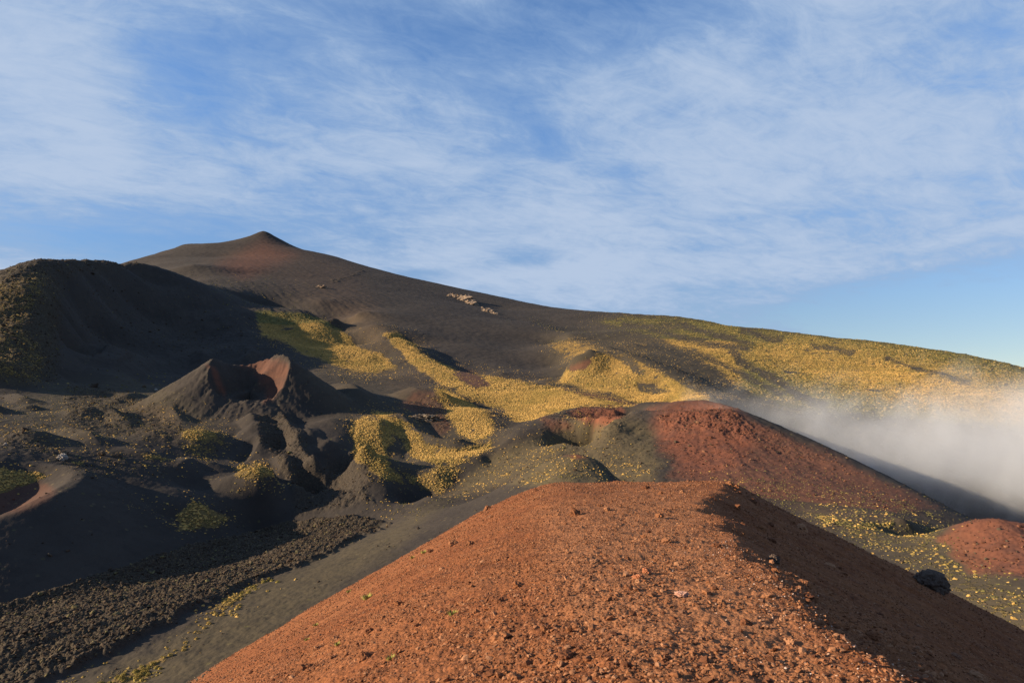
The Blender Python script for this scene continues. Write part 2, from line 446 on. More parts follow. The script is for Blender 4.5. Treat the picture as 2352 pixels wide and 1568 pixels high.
# golden sickle ridges and the little crater between them
ridge([(855,952),(872,975),(868,1010),(868,1050),(895,1090),(915,1108)], 5, 16, 0.25, 1.0)
ridge([(905,955),(935,985),(965,1012),(1000,1026),(1045,1030),(1085,1015)], 6, 15, 0.15)
ridge([(930,905),(960,915),(1000,920),(1060,935)], 9, 22, .3)
# dark flank above the hollow
ridge([(760,885),(830,925),(880,945)], 7, 20, .3)

CONES = []
def cone_c2(x, y):
    """breached horseshoe cone; returns height above datum"""
    c = W(572, 905, 560); zb = W(470, 915, 560)[2]
    dx, dy = x - c[0], y - c[1]
    # camera-facing frame: ex to the right, ey away
    d = math.hypot(c[0], c[1]); fy = np.array([c[0], c[1]]) / d; fx = np.array([fy[1], -fy[0]])
    e = dx * fx[0] + dy * fx[1]; f = dx * fy[0] + dy * fy[1]
    th = np.arctan2(e, f)                    # 0 away, +right
    rho = np.hypot(e, f)
    wob = 1 + 0.05 * np.sin(3 * th + 1) + 0.04 * np.sin(5 * th)
    Rr = 28.5 * wob
    ka = np.array([-3.15,-2.6,-2.2,-1.85,-1.5,-1.1,-.7,-.35,0,.4,.8,1.2,1.6,1.9,2.2,2.6,3.15])
    kh = np.array([ -2,  -1,   6,  17,  27,  32,  29, 27,28,33,36, 35, 30, 21,  8,  -1,  -2])
    hr = np.interp(th, ka, kh)
    out = hr - np.maximum(rho - Rr, 0) * 0.62
    out = hr - 0.64 * (np.sqrt((rho - Rr).clip(0) ** 2 + .6) - .775)
    ins = hr - (Rr - rho) * 1.12
    floor = 5 + 0.27 * f + .6 * fbm(x, y, 5.0, 3, seed=6)
    ins = np.maximum(ins, np.minimum(floor, hr))
    z = np.where(rho > Rr, out, ins) + zb
    gul = fbm(np.cos(th) * 24 + fbm(x, y, 12.0, 2, seed=4) + rho * .05, np.sin(th) * 24, 4.0, 4, .6, seed=3) * sstep(2, 18, rho - Rr) * 1.6
    crumb = fbm(x, y, 6.0, 4, .65, seed=2) * np.exp(-((rho - Rr) / 7) ** 2) * 3.0
    return z + gul + crumb + .7 * fbm(x, y, 3.0, 3, .6, seed=5)

def cone_left(x, y):
    """crater at the left edge, its rim dipping towards the viewer"""
    c = (-224.0, 274.0)
    rho = np.hypot(x - c[0], y - c[1])
    th = np.arctan2(x - c[0], y - c[1])
    R = 43 * (1 + 0.05 * np.sin(2 * th + .5) + .03 * np.sin(3 * th))
    k = rho - R
    rim = -36.0 + 10.5 * np.cos(th) - 3.5 * np.clip(-np.sin(th), 0, 1) + 2.0 * np.sin(th)
    out = rim - 0.58 * (np.sqrt((k - 1.2).clip(0) ** 2 + 6) - 2.4)
    ins = np.maximum(rim - 0.66 * (np.sqrt((-k - 1.2).clip(0) ** 2 + 4) - 2), -62)
    return np.where(k > 0, out, ins)

def smax(a, b, k):
    h = np.clip(0.5 + 0.5 * (a - b) / k, 0, 1)
    return b + (a - b) * h + k * h * (1 - h)

def land_z(x, y, detail=True):
    z = base_z(x, y)
    r = np.hypot(x, y)
    near = r < 1000
    pk = W(605, 541, 2950); dp = np.hypot(x - pk[0], y - pk[1])
    z = z + 20 * np.clip(1.05 - np.sqrt((dp / 175) ** 2 + .002), 0, 1) + 9 * np.exp(-(np.hypot(x - W(420, 568, 2950)[0], y - W(420, 568, 2950)[1]) / 70) ** 2)
    # mounds and ridges
    for (c, rx, ry, rot, h, sharp) in MOUNDS:
        m = (np.abs(x - c[0]) < 2.2 * max(rx, ry)) & (np.abs(y - c[1]) < 2.2 * max(rx, ry))
        if not m.any(): continue
        dx, dy = x[m] - c[0], y[m] - c[1]
        ca, sa = math.cos(rot), math.sin(rot)
        q = np.sqrt(((dx * ca + dy * sa) / rx) ** 2 + ((-dx * sa + dy * ca) / ry) ** 2)
        z[m] += h * np.clip(1.12 - np.sqrt(q * q * 1.0 + 0.04) - 0.0, -0.0, 2) ** (1.0) * sstep(1.15, 0.8, q) if sharp < 1 else h * np.exp(-(q * 1.35) ** (2.2 * sharp))
    for (pts, h, w, taper, asym) in RIDGES:
        pa = np.array(pts)
        m = (x > pa[:, 0].min() - 3 * w) & (x < pa[:, 0].max() + 3 * w) & (y > pa[:, 1].min() - 3 * w) & (y < pa[:, 1].max() + 3 * w)
        if not m.any(): continue
        d, t, sd = dist_poly(x[m], y[m], pts)
        prof = np.clip(1.1 - np.sqrt((d / w) ** 2 + 0.01), 0, 1)
        prof = prof * sstep(0, 0.25, prof)
        z[m] += h * prof * sstep(-0.02, taper, t) * sstep(1.02, 1 - taper, t)
    m = near & (x > -420) & (x < -40) & (y > 380) & (y < 760)
    if m.any(): z[m] = smax(cone_c2(x[m], y[m]), z[m], 3.0)
    m = near & (x < -60) & (y < 480)
    if m.any():
        # the crater floor lies below the land round it
        zc = cone_left(x[m], y[m])
        z[m] = smax(zc, z[m], 3.0)
    return z
# ------------------------------------------------------------------ what covers the land where
# (kind, outline in survey directions, amount, softness, nearest, farthest distance)
Z = []
def zone(kind, pts, amt, soft=10, r0=100, r1=6000): Z.append((kind, np.array(pts, float), amt, soft, r0, r1))
def disc(kind, u, v, ru, rv, amt, soft=8, r0=100, r1=6000):
    t = np.linspace(0, 2 * np.pi, 17)[:-1]
    zone(kind, np.stack([u + ru * np.cos(t), v + rv * np.sin(t)], 1), amt, soft, r0, r1)
def stripe(kind, pts, w, amt, soft=5, r0=100, r1=6000):
    p = np.array(pts, float); d = np.gradient(p, axis=0); d /= np.hypot(*d.T)[:, None]; n = np.stack([-d[:, 1], d[:, 0]], 1)
    zone(kind, np.concatenate([p + n * w, (p - n * w)[::-1]]), amt, soft, r0, r1)

# grass and cushion plants
zone('veg', [(585,712),(650,715),(700,720),(745,735),(800,768),(822,795),(880,812),(912,845),(860,860),(800,852),(755,832),(700,815),(670,797),(640,782),(600,772)], .95, 8, 700, 1600)
zone('veg', [(470,640),(600,668),(690,715),(600,718),(500,690)], .35, 25, 900, 1900)
zone('veg', [(878,765),(905,762),(945,783),(985,822),(1060,853),(1160,868),(1230,880),(1290,890),(1380,906),(1478,938),(1400,932),(1330,938),(1265,958),(1215,985),(1190,978),(1150,940),(1080,915),(1010,880),(960,850),(930,820)], .97, 7, 540, 1300)
zone('bare', [(1040,852),(1075,850),(1112,868),(1130,886),(1098,893),(1060,880)], .75, 8, 540, 1300)
zone('bare', [(1290,893),(1390,908),(1470,932),(1400,922),(1330,908)], .6, 6, 540, 800)
zone('veg', [(1000,885),(1030,895),(1080,920),(1120,945),(1137,975),(1125,1008),(1090,1018),(1060,1005),(1030,962),(1003,912)], .85, 7, 440, 800)
zone('veg', [(850,943),(905,948),(940,973),(975,1008),(1010,1026),(1060,1028),(1132,1013),(1137,1030),(1060,1067),(1000,1072),(955,1052),(910,1002),(880,977)], .9, 6, 360, 640)
zone('veg', [(798,985),(825,958),(870,962),(902,988),(908,1012),(885,1032),(893,1070),(930,1110),(890,1104),(842,1082),(812,1050),(818,1010)], .95, 6, 360, 640)
zone('veg', [(905,1075),(960,1092),(1010,1062),(1065,1058),(1052,1102),(1012,1142),(983,1132),(948,1106)], .7, 7, 330, 560)
zone('veg', [(838,1150),(900,1138),(985,1148),(965,1182),(880,1192)], .22, 8, 300, 480)
zone('veg', [(1300,848),(1345,822),(1385,808),(1430,813),(1470,830),(1520,855),(1580,888),(1645,922),(1560,927),(1480,937),(1400,907),(1320,892),(1283,877)], .88, 8, 560, 840)
zone('bare', [(1308,842),(1350,824),(1362,832),(1345,850),(1312,852)], .8, 5, 560, 840)
zone('bare', [(1462,880),(1500,878),(1540,900),(1500,906),(1470,898)], .7, 6, 560, 840)
zone('bare', [(1400,815),(1440,820),(1490,855),(1470,862),(1430,835)], .6, 6, 560, 840)
zone('veg', [(1255,788),(1300,772),(1360,782),(1394,808),(1345,826),(1300,830),(1270,806)], .55, 10, 830, 1500)
zone('veg', [(1225,738),(1300,763),(1350,785),(1320,782),(1260,758)], .45, 6, 830, 1700)
zone('veg', [(1240,878),(1290,862),(1330,880),(1300,893)], .5, 8, 650, 900)
zone('veg', [(1365,738),(1430,727),(1560,724),(1650,738),(1750,752),(1900,770),(2100,790),(2240,812),(2352,840),(2600,880),(2600,1010),(2352,985),(2200,975),(2050,960),(1900,950),(1800,935),(1730,908),(1680,882),(1620,842),(1560,802),(1470,765)], .88, 14, 620, 2300)
for pts, w in (([(1490,752),(1560,775),(1630,790),(1720,802)], 6), ([(1560,745),(1640,768),(1730,792)], 6), ([(1672,790),(1700,832),(1770,868),(1835,908),(1900,935)], 8),
               ([(1580,802),(1650,832),(1740,880),(1800,908)], 5), ([(1700,756),(1760,776),(1800,780)], 5), ([(1860,795),(1920,800),(1960,812)], 4), ([(2030,820),(2120,850),(2230,880)], 4), ([(1430,745),(1500,752)], 5)):
    stripe('bare', pts, w * 1.3, .62, 9, 620, 2300)
zone('veg', [(1400,790),(1430,785),(1475,800),(1500,815),(1450,808)], .3, 6, 850, 1500)
zone('gold', [(1690,815),(1800,788),(1950,800),(2100,828),(2400,905),(2400,985),(2100,930),(1950,890),(1800,850)], .9, 40, 620, 1600)
zone('gold', [(560,690),(1700,690),(1700,1150),(560,1150)], 1.0, 20, 300, 1250)
zone('gold', [(-300,930),(560,930),(900,1100),(900,1600),(-300,1600)], .8, 20, 100, 640)
zone('gold', [(1850,1150),(2600,1150),(2600,1600),(1850,1600)], .25, 20, 120, 330)
zone('bare', [(1440,745),(1560,735),(1600,752),(1520,770)], .5, 14, 900, 2300)
zone('bare', [(1460,770),(1560,800),(1650,850),(1700,900),(1600,850)], .7, 12, 620, 1500)
# thin growth on the crater cone, the knoll and the low ground
zone('veg', [(1010,1145),(1090,1075),(1160,1035),(1290,985),(1370,992),(1330,1050),(1240,1090),(1120,1145)], .26, 25, 330, 500)
zone('brown', [(1030,1140),(1160,1030),(1290,970),(1440,950),(1500,1000),(1500,1110),(1400,1110),(1300,1050),(1150,1110)], .45, 20, 320, 520)
zone('tan', [(1030,1140),(1080,1080),(1160,1030),(1290,970),(1440,950),(1505,985),(1510,1110),(1400,1112),(1300,1050),(1150,1110)], .8, 18, 320, 520)
zone('tan', [(1165,1112),(1250,1062),(1310,1040),(1400,1075),(1410,1115)], .9, 8, 250, 350)
zone('tan', [(100,880),(330,860),(430,920),(520,1000),(420,1010),(330,1000),(200,1010),(60,1020),(0,960)], .30, 30, 350, 800)
zone('tan', [(100,1600),(380,1470),(640,1325),(900,1205),(1010,1150),(1040,1140),(900,1260),(600,1480),(350,1650)], .55, 25, 100, 420)
zone('tan', [(0,640),(100,610),(128,660),(120,800),(90,885),(-200,870)], .45, 20, 650, 1700)
zone('tan', [(820,700),(900,760),(960,900),(1180,985),(1120,1060),(900,1110),(800,1000),(700,860)], .25, 40, 350, 1400)
zone('tan', [(1250,780),(1400,740),(1700,750),(2400,850),(2400,1000),(1700,900),(1500,950),(1280,900)], .35, 40, 560, 2300)
zone('tan', [(1830,1178),(2170,1203),(2352,1345),(2600,1400),(2600,1520),(2300,1450),(2100,1310),(1950,1235)], .5, 24, 120, 330)
zone('brown', [(1180,1105),(1260,1062),(1340,1044),(1400,1080),(1405,1112)], .6, 10, 250, 345)
zone('veg', [(1280,965),(1330,948),(1370,960),(1400,990),(1340,985)], .3, 10, 440, 600)
zone('veg', [(1170,1110),(1250,1068),(1310,1052),(1385,1078),(1402,1108)], .42, 8, 250, 345)
zone('veg', [(1350,1075),(1420,1035),(1500,1085),(1510,1115),(1400,1115)],   .24, 14, 320, 450)
zone('veg', [(1620,1095),(1800,1095),(2000,1125),(2200,1195),(2000,1205),(1850,1192),(1700,1135)], .28, 14, 260, 480)
zone('veg', [(1830,1178),(2000,1188),(2170,1203),(2190,1290),(2352,1345),(2600,1400),(2600,1520),(2300,1450),(2100,1310),(1950,1235)], .45, 14, 120, 330)
zone('veg', [(1850,1180),(1960,1192),(2080,1200),(2060,1215),(1900,1205)], .8, 6, 200, 330)
disc('veg', 468, 1014, 54, 40, .50, 10, 380, 560); disc('veg', 455, 1000, 45, 18, .85, 8, 380, 560); disc('veg', 590, 1104, 60, 46, .33, 12, 330, 480); disc('veg', 585, 1082, 45, 18, .85, 8, 330, 480)
zone('veg', [(392,1182),(425,1160),(450,1145),(478,1172),(530,1190),(500,1216),(420,1222)], .8, 6, 280, 400)
zone('veg', [(280,1140),(420,1130),(520,1150),(540,1190),(420,1215),(300,1180)], .12, 14, 280, 420)
zone('veg', [(100,880),(330,848),(430,900),(440,1000),(520,1060),(420,1092),(200,1085),(80,1045),(-200,1000),(-200,930)], .16, 20, 330, 900)
zone('veg', [(395,870),(460,900),(560,960),(560,1000),(450,960)], .06, 14, 400, 800)
zone('veg', [(318,1036),(360,1038),(405,1058),(380,1062),(330,1052)], .7, 5, 360, 480)
zone('veg', [(165,1055),(195,1058),(190,1066),(165,1066)], .7, 3, 340, 480)
zone('veg', [(160,1568),(330,1520),(400,1470),(480,1408),(560,1362),(640,1315),(650,1330),(520,1420),(430,1490),(330,1580),(200,1640)], .35, 8, 120, 330)
zone('veg', [(480,1400),(520,1372),(605,1335),(612,1348),(530,1392)], .85, 4, 120, 330)
zone('veg', [(180,1590),(300,1550),(380,1500),(370,1530),(300,1590)], .8, 5, 100, 260)
zone('veg', [(0,640),(100,608),(125,660),(70,740),(120,830),(90,885),(-100,870),(-200,760)], .45, 14, 650, 1500)
zone('gold', [(0,640),(100,608),(125,660),(70,740),(120,830),(90,885),(-100,870),(-200,760)], .8, 14, 650, 1500)
zone('veg', [(-200,1060),(0,1073),(60,1080),(115,1096),(60,1112),(0,1130),(-200,1150)], .85, 4, 240, 420)
# red and brown cinders
zone('red', [(1500,946),(1545,924),(1600,915),(1660,920),(1690,942),(1760,980),(1950,1065),(2150,1165),(2020,1185),(1850,1160),(1640,1128),(1545,1095),(1515,1010)], .5, 12, 320, 540)
zone('red', [(1500,946),(1545,924),(1600,915),(1660,920),(1690,942),(1740,990),(1720,1060),(1640,1110),(1560,1092),(1515,1010)], .85, 26, 320, 540)
zone('red', [(1310,950),(1345,935),(1420,936),(1430,950),(1400,985),(1340,968)], .85, 8, 450, 600)
zone('red', [(1240,958),(1300,964),(1320,985),(1260,990)], .45, 12, 430, 520)
zone('red', [(1285,1048),(1330,1044),(1360,1054),(1310,1060)], .7, 5, 280, 345)
zone('red', [(545,838),(600,822),(645,828),(664,850),(645,895),(612,925),(606,885),(580,850)], .42, 9, 480, 640)
zone('red', [(478,838),(492,842),(505,880),(520,912),(495,895)], .55, 6, 480, 640)
zone('red', [(500,610),(560,578),(605,552),(680,585),(640,605),(560,640)], .38, 22, 1700, 3300)
zone('red', [(-300,1095),(60,1095),(105,1115),(120,1128),(60,1180),(-300,1205)], .28, 10, 200, 380)
zone('red', [(2165,1245),(2210,1205),(2245,1189),(2420,1200),(2420,1330),(2230,1310),(2180,1270)], .75, 12, 180, 300)
zone('red', [(1290,893),(1390,908),(1470,932),(1400,922),(1330,908)], .45, 6, 540, 800)
zone('red', [(1040,852),(1075,850),(1112,868),(1130,886),(1098,893),(1060,880)], .3, 8, 540, 1300)
zone('red', [(918,925),(955,902),(1000,900),(1022,940),(1035,990),(1012,1002),(985,962),(925,938)], .35, 8, 440, 800)
zone('red', [(1308,842),(1350,824),(1362,832),(1345,850),(1312,852)], .45, 5, 560, 840)
zone('brown', [(480,600),(620,545),(800,600),(860,700),(900,820),(820,780),(740,700),(620,640)], .55, 40, 1000, 3300)
zone('brown', [(1350,985),(1450,948),(1430,1010),(1350,1050)], .8, 14, 350, 500)
zone('brown', [(1640,1090),(1900,1130),(2200,1200),(1900,1215),(1650,1160)], .7, 30, 240, 450)
zone('brown', [(880,845),(960,860),(1000,900),(930,920),(870,870)], .4, 20, 560, 1000)
zone('brown', [(300,930),(400,940),(440,1000),(380,1010),(320,980)], .6, 14, 380, 700)
# broken lava
FLOW = [(-200,1440),(0,1392),(170,1333),(400,1268),(640,1212),(740,1192),(830,1192),(885,1200),(850,1222),(780,1264),(715,1290),(648,1316),(540,1358),(462,1396),(372,1442),(250,1505),(60,1580),(-200,1650)]
zone('flow', FLOW, 1.0, 5, 120, 420)
zone('rough', [(150,890),(250,895),(345,925),(430,990),(400,1015),(290,1000),(150,985)], .55, 14, 380, 800)
zone('rough', [(0,995),(60,985),(110,1010),(130,1040),(60,1040),(0,1020)], .5, 10, 350, 560)
zone('rough', [(120,1040),(300,1040),(420,1070),(330,1100),(150,1095)], .25, 12, 320, 480)
zone('rough', [(590,955),(650,945),(690,1000),(770,1165),(690,1185),(640,1060),(600,1010)], .8, 10, 330, 560)
zone('rough', [(735,1075),(800,1050),(850,1080),(852,1150),(770,1172)], .75, 10, 330, 560)
zone('rough', [(-200,700),(0,618),(100,590),(300,592),(330,610),(150,640),(140,720),(130,870),(70,880),(-100,860)], .9, 16, 650, 1600)
zone('crag', [(1500,950),(1560,944),(1660,938),(1740,975),(1720,1020),(1620,985),(1540,990)], .9, 10, 400, 500)
zone('crag', [(1520,990),(1650,1000),(1760,1060),(1700,1100),(1560,1060)], .25, 20, 330, 480)
zone('crag', [(1690,950),(1800,1000),(1950,1070),(1800,1060),(1680,1000)], .5, 12, 360, 520)
zone('rough', [(930,925),(1000,900),(1030,960),(1020,1000),(985,975)], .5, 8, 440, 800)
zone('rough', [(1540,835),(1620,880),(1680,910),(1600,900)], .35, 10, 560, 860)

stripe('rough', [(765,646),(785,640),(800,637),(818,628),(836,622)], 2.0, .9, 3, 1200, 3200)
zone('crag', [(1030,1140),(1160,1030),(1290,955),(1440,940),(1660,930),(1900,1050),(2150,1170),(1850,1180),(1500,1120),(1300,1050)], .16, 12, 320, 560)
zone('crag', [(1235,955),(1330,930),(1450,930),(1430,990),(1340,1000),(1250,995)], .5, 12, 430, 580)
zone('crag', [(200,640),(420,660),(620,790),(420,830),(200,800),(150,720)], .35, 40, 800, 1500)
zone('crag', [(2165,1245),(2210,1205),(2245,1189),(2420,1200),(2420,1330),(2230,1310),(2180,1270)], .3, 12, 180, 300)
zone('brown', [(2165,1245),(2200,1205),(2235,1190),(2300,1195),(2260,1250),(2250,1310),(2180,1270)], .7, 12, 180, 300)
def sdist(u, v, P):
    """signed distance to an outline, positive inside"""
    ins = np.zeros(u.shape, bool); best = np.full(u.shape, 1e9)
    n = len(P)
    for i in range(n):
        x1, y1 = P[i]; x2, y2 = P[(i + 1) % n]
        dx, dy = x2 - x1, y2 - y1
        t = np.clip(((u - x1) * dx + (v - y1) * dy) / (dx * dx + dy * dy + 1e-9), 0, 1)
        best = np.minimum(best, (u - x1 - t * dx) ** 2 + (v - y1 - t * dy) ** 2)
        if y1 != y2: ins ^= ((y1 > v) != (y2 > v)) & (u < dx * (v - y1) / dy + x1)
    return np.where(ins, 1, -1) * np.sqrt(best)

def cover(x, y, z):
    r = np.hypot(x, y)
    u, v = to_px(x, y, z)
    k = np.clip(420 / r, .5, 1.5)
    u = u + (30 * fbm(x, y, 26.0, 4, .62, seed=5) + 6 * fbm(x, y, 5.0, 3, .6, seed=7)) * k
    v = v + (13 * fbm(x, y, 26.0, 4, .62, seed=6) + 4 * fbm(x, y, 5.0, 3, .6, seed=8)) * k
    out = {n: np.zeros(x.shape, np.float32) for n in ('veg', 'bare', 'gold', 'red', 'brown', 'flow', 'rough', 'crag', 'tan')}
    for kind, P, amt, soft, r0, r1 in Z:
        ex = soft * 5 + 12 if kind == 'veg' else soft
        lo, hi = P.min(0) - ex, P.max(0) + ex
        m = (u > lo[0]) & (u < hi[0]) & (v > lo[1]) & (v < hi[1]) & (r > r0) & (r < r1)
        if not m.any(): continue
        sw = soft * (1.7 if kind == 'veg' else 1.0)
        sd = sdist(u[m], v[m], P)
        val = amt * sstep(-sw, sw, sd)
        if kind == 'veg': val = np.maximum(val, .20 * amt * sstep(-ex, 0, sd) ** 1.5)      # stragglers
        out[kind][m] = np.maximum(out[kind][m], val)
    out['veg'] *= 1 - out['bare']
    hole = np.maximum(sstep(.22, .45, fbm(x, y, 13.0, 4, .6, seed=9)), sstep(.25, .5, fbm(x, y, 46.0, 4, .6, seed=10)) * sstep(500, 900, r))
    out['veg'] *= 1 - .75 * hole
    return out

def land_full(x, y):
    """finished land: surveyed forms, then lava and ash relief; also the cover"""
    z = land_z(x, y)
    r = np.hypot(x, y)
    c = cover(x, y, z)
    # lava flow: a raised rubble sheet with flow-parallel furrows
    fx, fy = math.sin(math.radians(22)), math.cos(math.radians(22))
    al = x * fx + y * fy; ac = x * fy - y * fx
    fl = c['flow']
    wp = 3.0 * fbm(x, y, 18.0, 3, seed=15)
    fur = fbm(ac + wp, al * 0.22, 6.0, 4, .6, seed=11)
    z = z + fl * (1.7 + 1.0 * fur + 0.9 * fbm(x, y, 3.2, 4, 0.7, seed=12) + 0.9 * fbm(x, y, 1.0, 3, .7, seed=13) + 1.3 * fbm(ac, al * .3, 20.0, 3, seed=14))
    ro = np.maximum(c['rough'], c['crag']) * (1 - fl)
    def two(near, far, r0, r1, n, **kw):
        t = sstep(r0, r1, r)
        return near[1] * fbm(x, y, near[0], n, **kw) * (1 - t) + far[1] * fbm(x, y, far[0], n, **kw) * t
    z = z + ro * (two((6.5, 1.9), (15.0, 4.0), 450, 800, 4, gain=.6, seed=21) + two((2.2, 1.15), (5.0, 1.8), 450, 800, 4, gain=.6, seed=22, ridged=True))
    # scree streaks down the shaded hill and the mountain
    hs = sstep(-200, -330, x) * sstep(800, 950, r)
    z = z + hs * (2.4 - 1.7 * sstep(1400, 1900, r)) * fbm((x * .8 + y * .6) / 1.0, (y * .8 - x * .6) * .16, 16.0, 4, .6, seed=26)
    # rills running down the flanks of the big cone
    cc = W(1610, 930, 500); th = np.arctan2(x - cc[0], y - cc[1]); rho = np.hypot(x - cc[0], y - cc[1])
    on = sstep(22, 60, rho) * sstep(190, 120, rho)
    z = z + on * (.9 * fbm(np.cos(th) * 6 + .5 * fbm(x, y, 30.0, 3, seed=25) + rho * .006, np.sin(th) * 6, 1.0, 4, .6, seed=23) + .35 * fbm(x, y, 5.0, 4, .65, seed=24))
    # ash: gentle swells, small rills down slope on the mountain
    z = z + 0.35 * fbm(x, y, 14.0, 4, seed=31) * np.clip(r / 350, .4, 2.5)
    z = z + sstep(800, 1300, r) * 1.6 * fbm(x, y, 110.0, 4, seed=32) + sstep(1100, 1800, r) * .5 * fbm(x, y, 12.0, 3, seed=33)
    rt = sstep(150, 420, x) * sstep(700, 950, r)
    z = z + rt * (7.0 * fbm(x * .45 + y * .9, (x * .9 - y * .45) * .35, 85.0, 4, .55, seed=34) + 1.6 * fbm(x, y, 16.0, 3, seed=35))
    # tufted ground
    z = z + .16 * fbm(x, y, 2.6, 3, .6, seed=42) * sstep(700, 400, r) + .55 * fbm(x, y, 7.0, 5, .62, seed=43) * sstep(60, 160, r) * (.45 + .55 * sstep(-.3, .4, fbm(x, y, 70.0, 2, seed=44)))
    z = z + sstep(.3, .9, c['veg']) * two((2.6, .45), (6.0, 1.3), 500, 1000, 4, gain=.6, seed=41)
    return z, c
# ------------------------------------------------------------------ helpers
def tag(o, label=None, cat=None, group=None, kind=None):
    if label: o['label'] = label
    if cat: o['category'] = cat
    if group: o['group'] = group
    if kind: o['kind'] = kind
    return o

def mesh_np(name, verts, faces, mat, normals=None, attrs=None, smooth=True):
    """mesh from arrays; faces is (n, 3) or (n, 4)"""
    me = bpy.data.meshes.new(name)
    nv, nf, k = len(verts), len(faces), faces.shape[1]
    me.vertices.add(nv); me.loops.add(nf * k); me.polygons.add(nf)
    me.vertices.foreach_set('co', np.ascontiguousarray(verts, np.float32).ravel())
    me.loops.foreach_set('vertex_index', np.ascontiguousarray(faces, np.int32).ravel())
    me.polygons.foreach_set('loop_start', np.arange(0, nf * k, k, dtype=np.int32))
    me.polygons.foreach_set('use_smooth', np.full(nf, smooth, bool))
    me.update(calc_edges=True)
    for an, av in (attrs or {}).items():
        if av.ndim == 1:
            at = me.attributes.new(an, 'FLOAT', 'POINT'); at.data.foreach_set('value', np.ascontiguousarray(av, np.float32))
        else:
            at = me.attributes.new(an, 'FLOAT_COLOR', 'POINT'); at.data.foreach_set('color', np.ascontiguousarray(av, np.float32).ravel())
    if normals is not None:
        me.normals_split_custom_set_from_vertices(np.ascontiguousarray(normals, np.float32).tolist())
    me.materials.append(mat)
    return me

def put(name, me, loc=(0, 0, 0), rot=(0, 0, 0), scale=(1, 1, 1), parent=None):
    o = bpy.data.objects.new(name, me); COL.objects.link(o)
    o.location = loc; o.rotation_euler = rot; o.scale = scale
    if parent: o.parent = parent
    return o

def new_mat(name):
    m = bpy.data.materials.new(name); m.use_nodes = True
    T = NT(m.node_tree); T.n.clear()
    out = T.node('ShaderNodeOutputMaterial'); bs = T.node('ShaderNodeBsdfPrincipled')
    bs.inputs['Roughness'].default_value = 0.95
    bs.inputs['Specular IOR Level'].default_value = 0.08
    T.l.new(bs.outputs[0], out.inputs[0])
    return m, T, bs, out

def attr(T, name, chan='Fac'):
    nd = T.node('ShaderNodeAttribute', attribute_name=name); return nd.outputs[chan]

# ------------------------------------------------------------------ materials
def land_material():
    m, T, bs, out = new_mat('volcanic_land')
    geo = T.node('ShaderNodeNewGeometry'); P = geo.outputs['Position']
    c1 = T.sep(attr(T, 'cover', 'Color')); veg, red, rough = c1[0], c1[1], c1[2]
    c2 = T.sep(attr(T, 'tint', 'Color')); gold, brown, flow = c2[0], c2[1], c2[2]
    n_big = T.noise(P, 0.012, 5, 0.6); n_mid = T.noise(P, 0.12, 5, 0.62); n_fine = T.noise(P, 1.1, 4, 0.65)
    ash = T.mix(T.ramp(n_big, .35, .65), ASH1, ASH2)
    ash = T.mix(T.math('MULTIPLY', brown, .85), ash, BROWN)
    ash = T.mix(T.math('MULTIPLY', attr(T, 'tint', 'Alpha'), T.ramp(n_mid, .25, .6, .5, 1.0)), ash, T.mix(n_mid, TAN1, TAN2))
    ash = T.mix(T.math('MULTIPLY', T.ramp(n_mid, .45, .75), .45), ash, ASH3)
    ash = T.mix(T.math('MULTIPLY', T.ramp(T.noise(P, .42, 5, .7), .50, .72), .45), ash, (.026,.023,.022))
    vor = T.node('ShaderNodeTexVoronoi'); T.l.new(P, vor.inputs['Vector']); vor.inputs['Scale'].default_value = .33
    spot = T.math('MULTIPLY', T.ramp(vor.outputs['Distance'], .34, .16), T.ramp(T.sep(vor.outputs['Color'])[0], .55, .9))
    spot = T.math('MULTIPLY', spot, T.ramp(n_mid, .42, .62))
    ash = T.mix(T.math('MULTIPLY', spot, .75), ash, T.mix(T.sep(vor.outputs['Color'])[1], (.11,.085,.055), (.085,.075,.028)))
    redc = T.mix(T.ramp(n_mid, .35, .7), RED1, RED2)
    ash = T.mix(T.math('MULTIPLY', red, T.ramp(n_mid, .15, .5, .55, 1.0)), ash, redc)
    lava = T.mix(T.ramp(n_fine, .35, .7), LAVA1, LAVA2)
    ash = T.mix(T.math('MAXIMUM', flow, T.math('MULTIPLY', rough, .7)), ash, lava)
    # plants read as tufts: break the edge of the cover with noise
    tuft = T.noise(P, 0.55, 3, 0.7)
    th = T.math('SUBTRACT', 1.0, veg)
    tu = T.math('ADD', T.math('MULTIPLY', tuft, .75), T.math('MULTIPLY', n_mid, .35))
    vm = T.ramp(T.math('SUBTRACT', tu, T.math('ADD', T.math('MULTIPLY', th, .62), .20)), 0.0, .10)
    vm = T.math('MULTIPLY', vm, T.ramp(veg, .12, .35))
    olive = T.mix(T.ramp(n_mid, .35, .65), OLIVE1, OLIVE2)
    straw = T.mix(T.ramp(T.noise(P, .9, 3, .7), .3, .7), STRAW1, STRAW2)
    gm = T.math('MULTIPLY', gold, T.ramp(T.math('ADD', T.math('MULTIPLY', n_big, .5), T.math('MULTIPLY', n_mid, .5)), .36, .56, .35, 1.0))
    plants = T.mix(gm, olive, straw)
    plants = T.mix(T.math('MULTIPLY', attr(T, 'cover', 'Alpha'), .6), plants, (.075,.055,.028))
    col = T.mix(vm, ash, plants)
    T.put(bs.inputs['Base Color'], col)
    bmp = T.node('ShaderNodeBump'); bmp.inputs['Distance'].default_value = 0.8; bmp.inputs['Strength'].default_value = 0.55
    h = T.math('ADD', T.math('MULTIPLY', n_fine, T.math('ADD', .25, T.math('MULTIPLY', T.math('MAXIMUM', rough, flow), .8))), T.math('MULTIPLY', T.math('MULTIPLY', tuft, vm), 2.2))
    T.put(bmp.inputs['Height'], h); T.l.new(bmp.outputs[0], bs.inputs['Normal'])
    return m
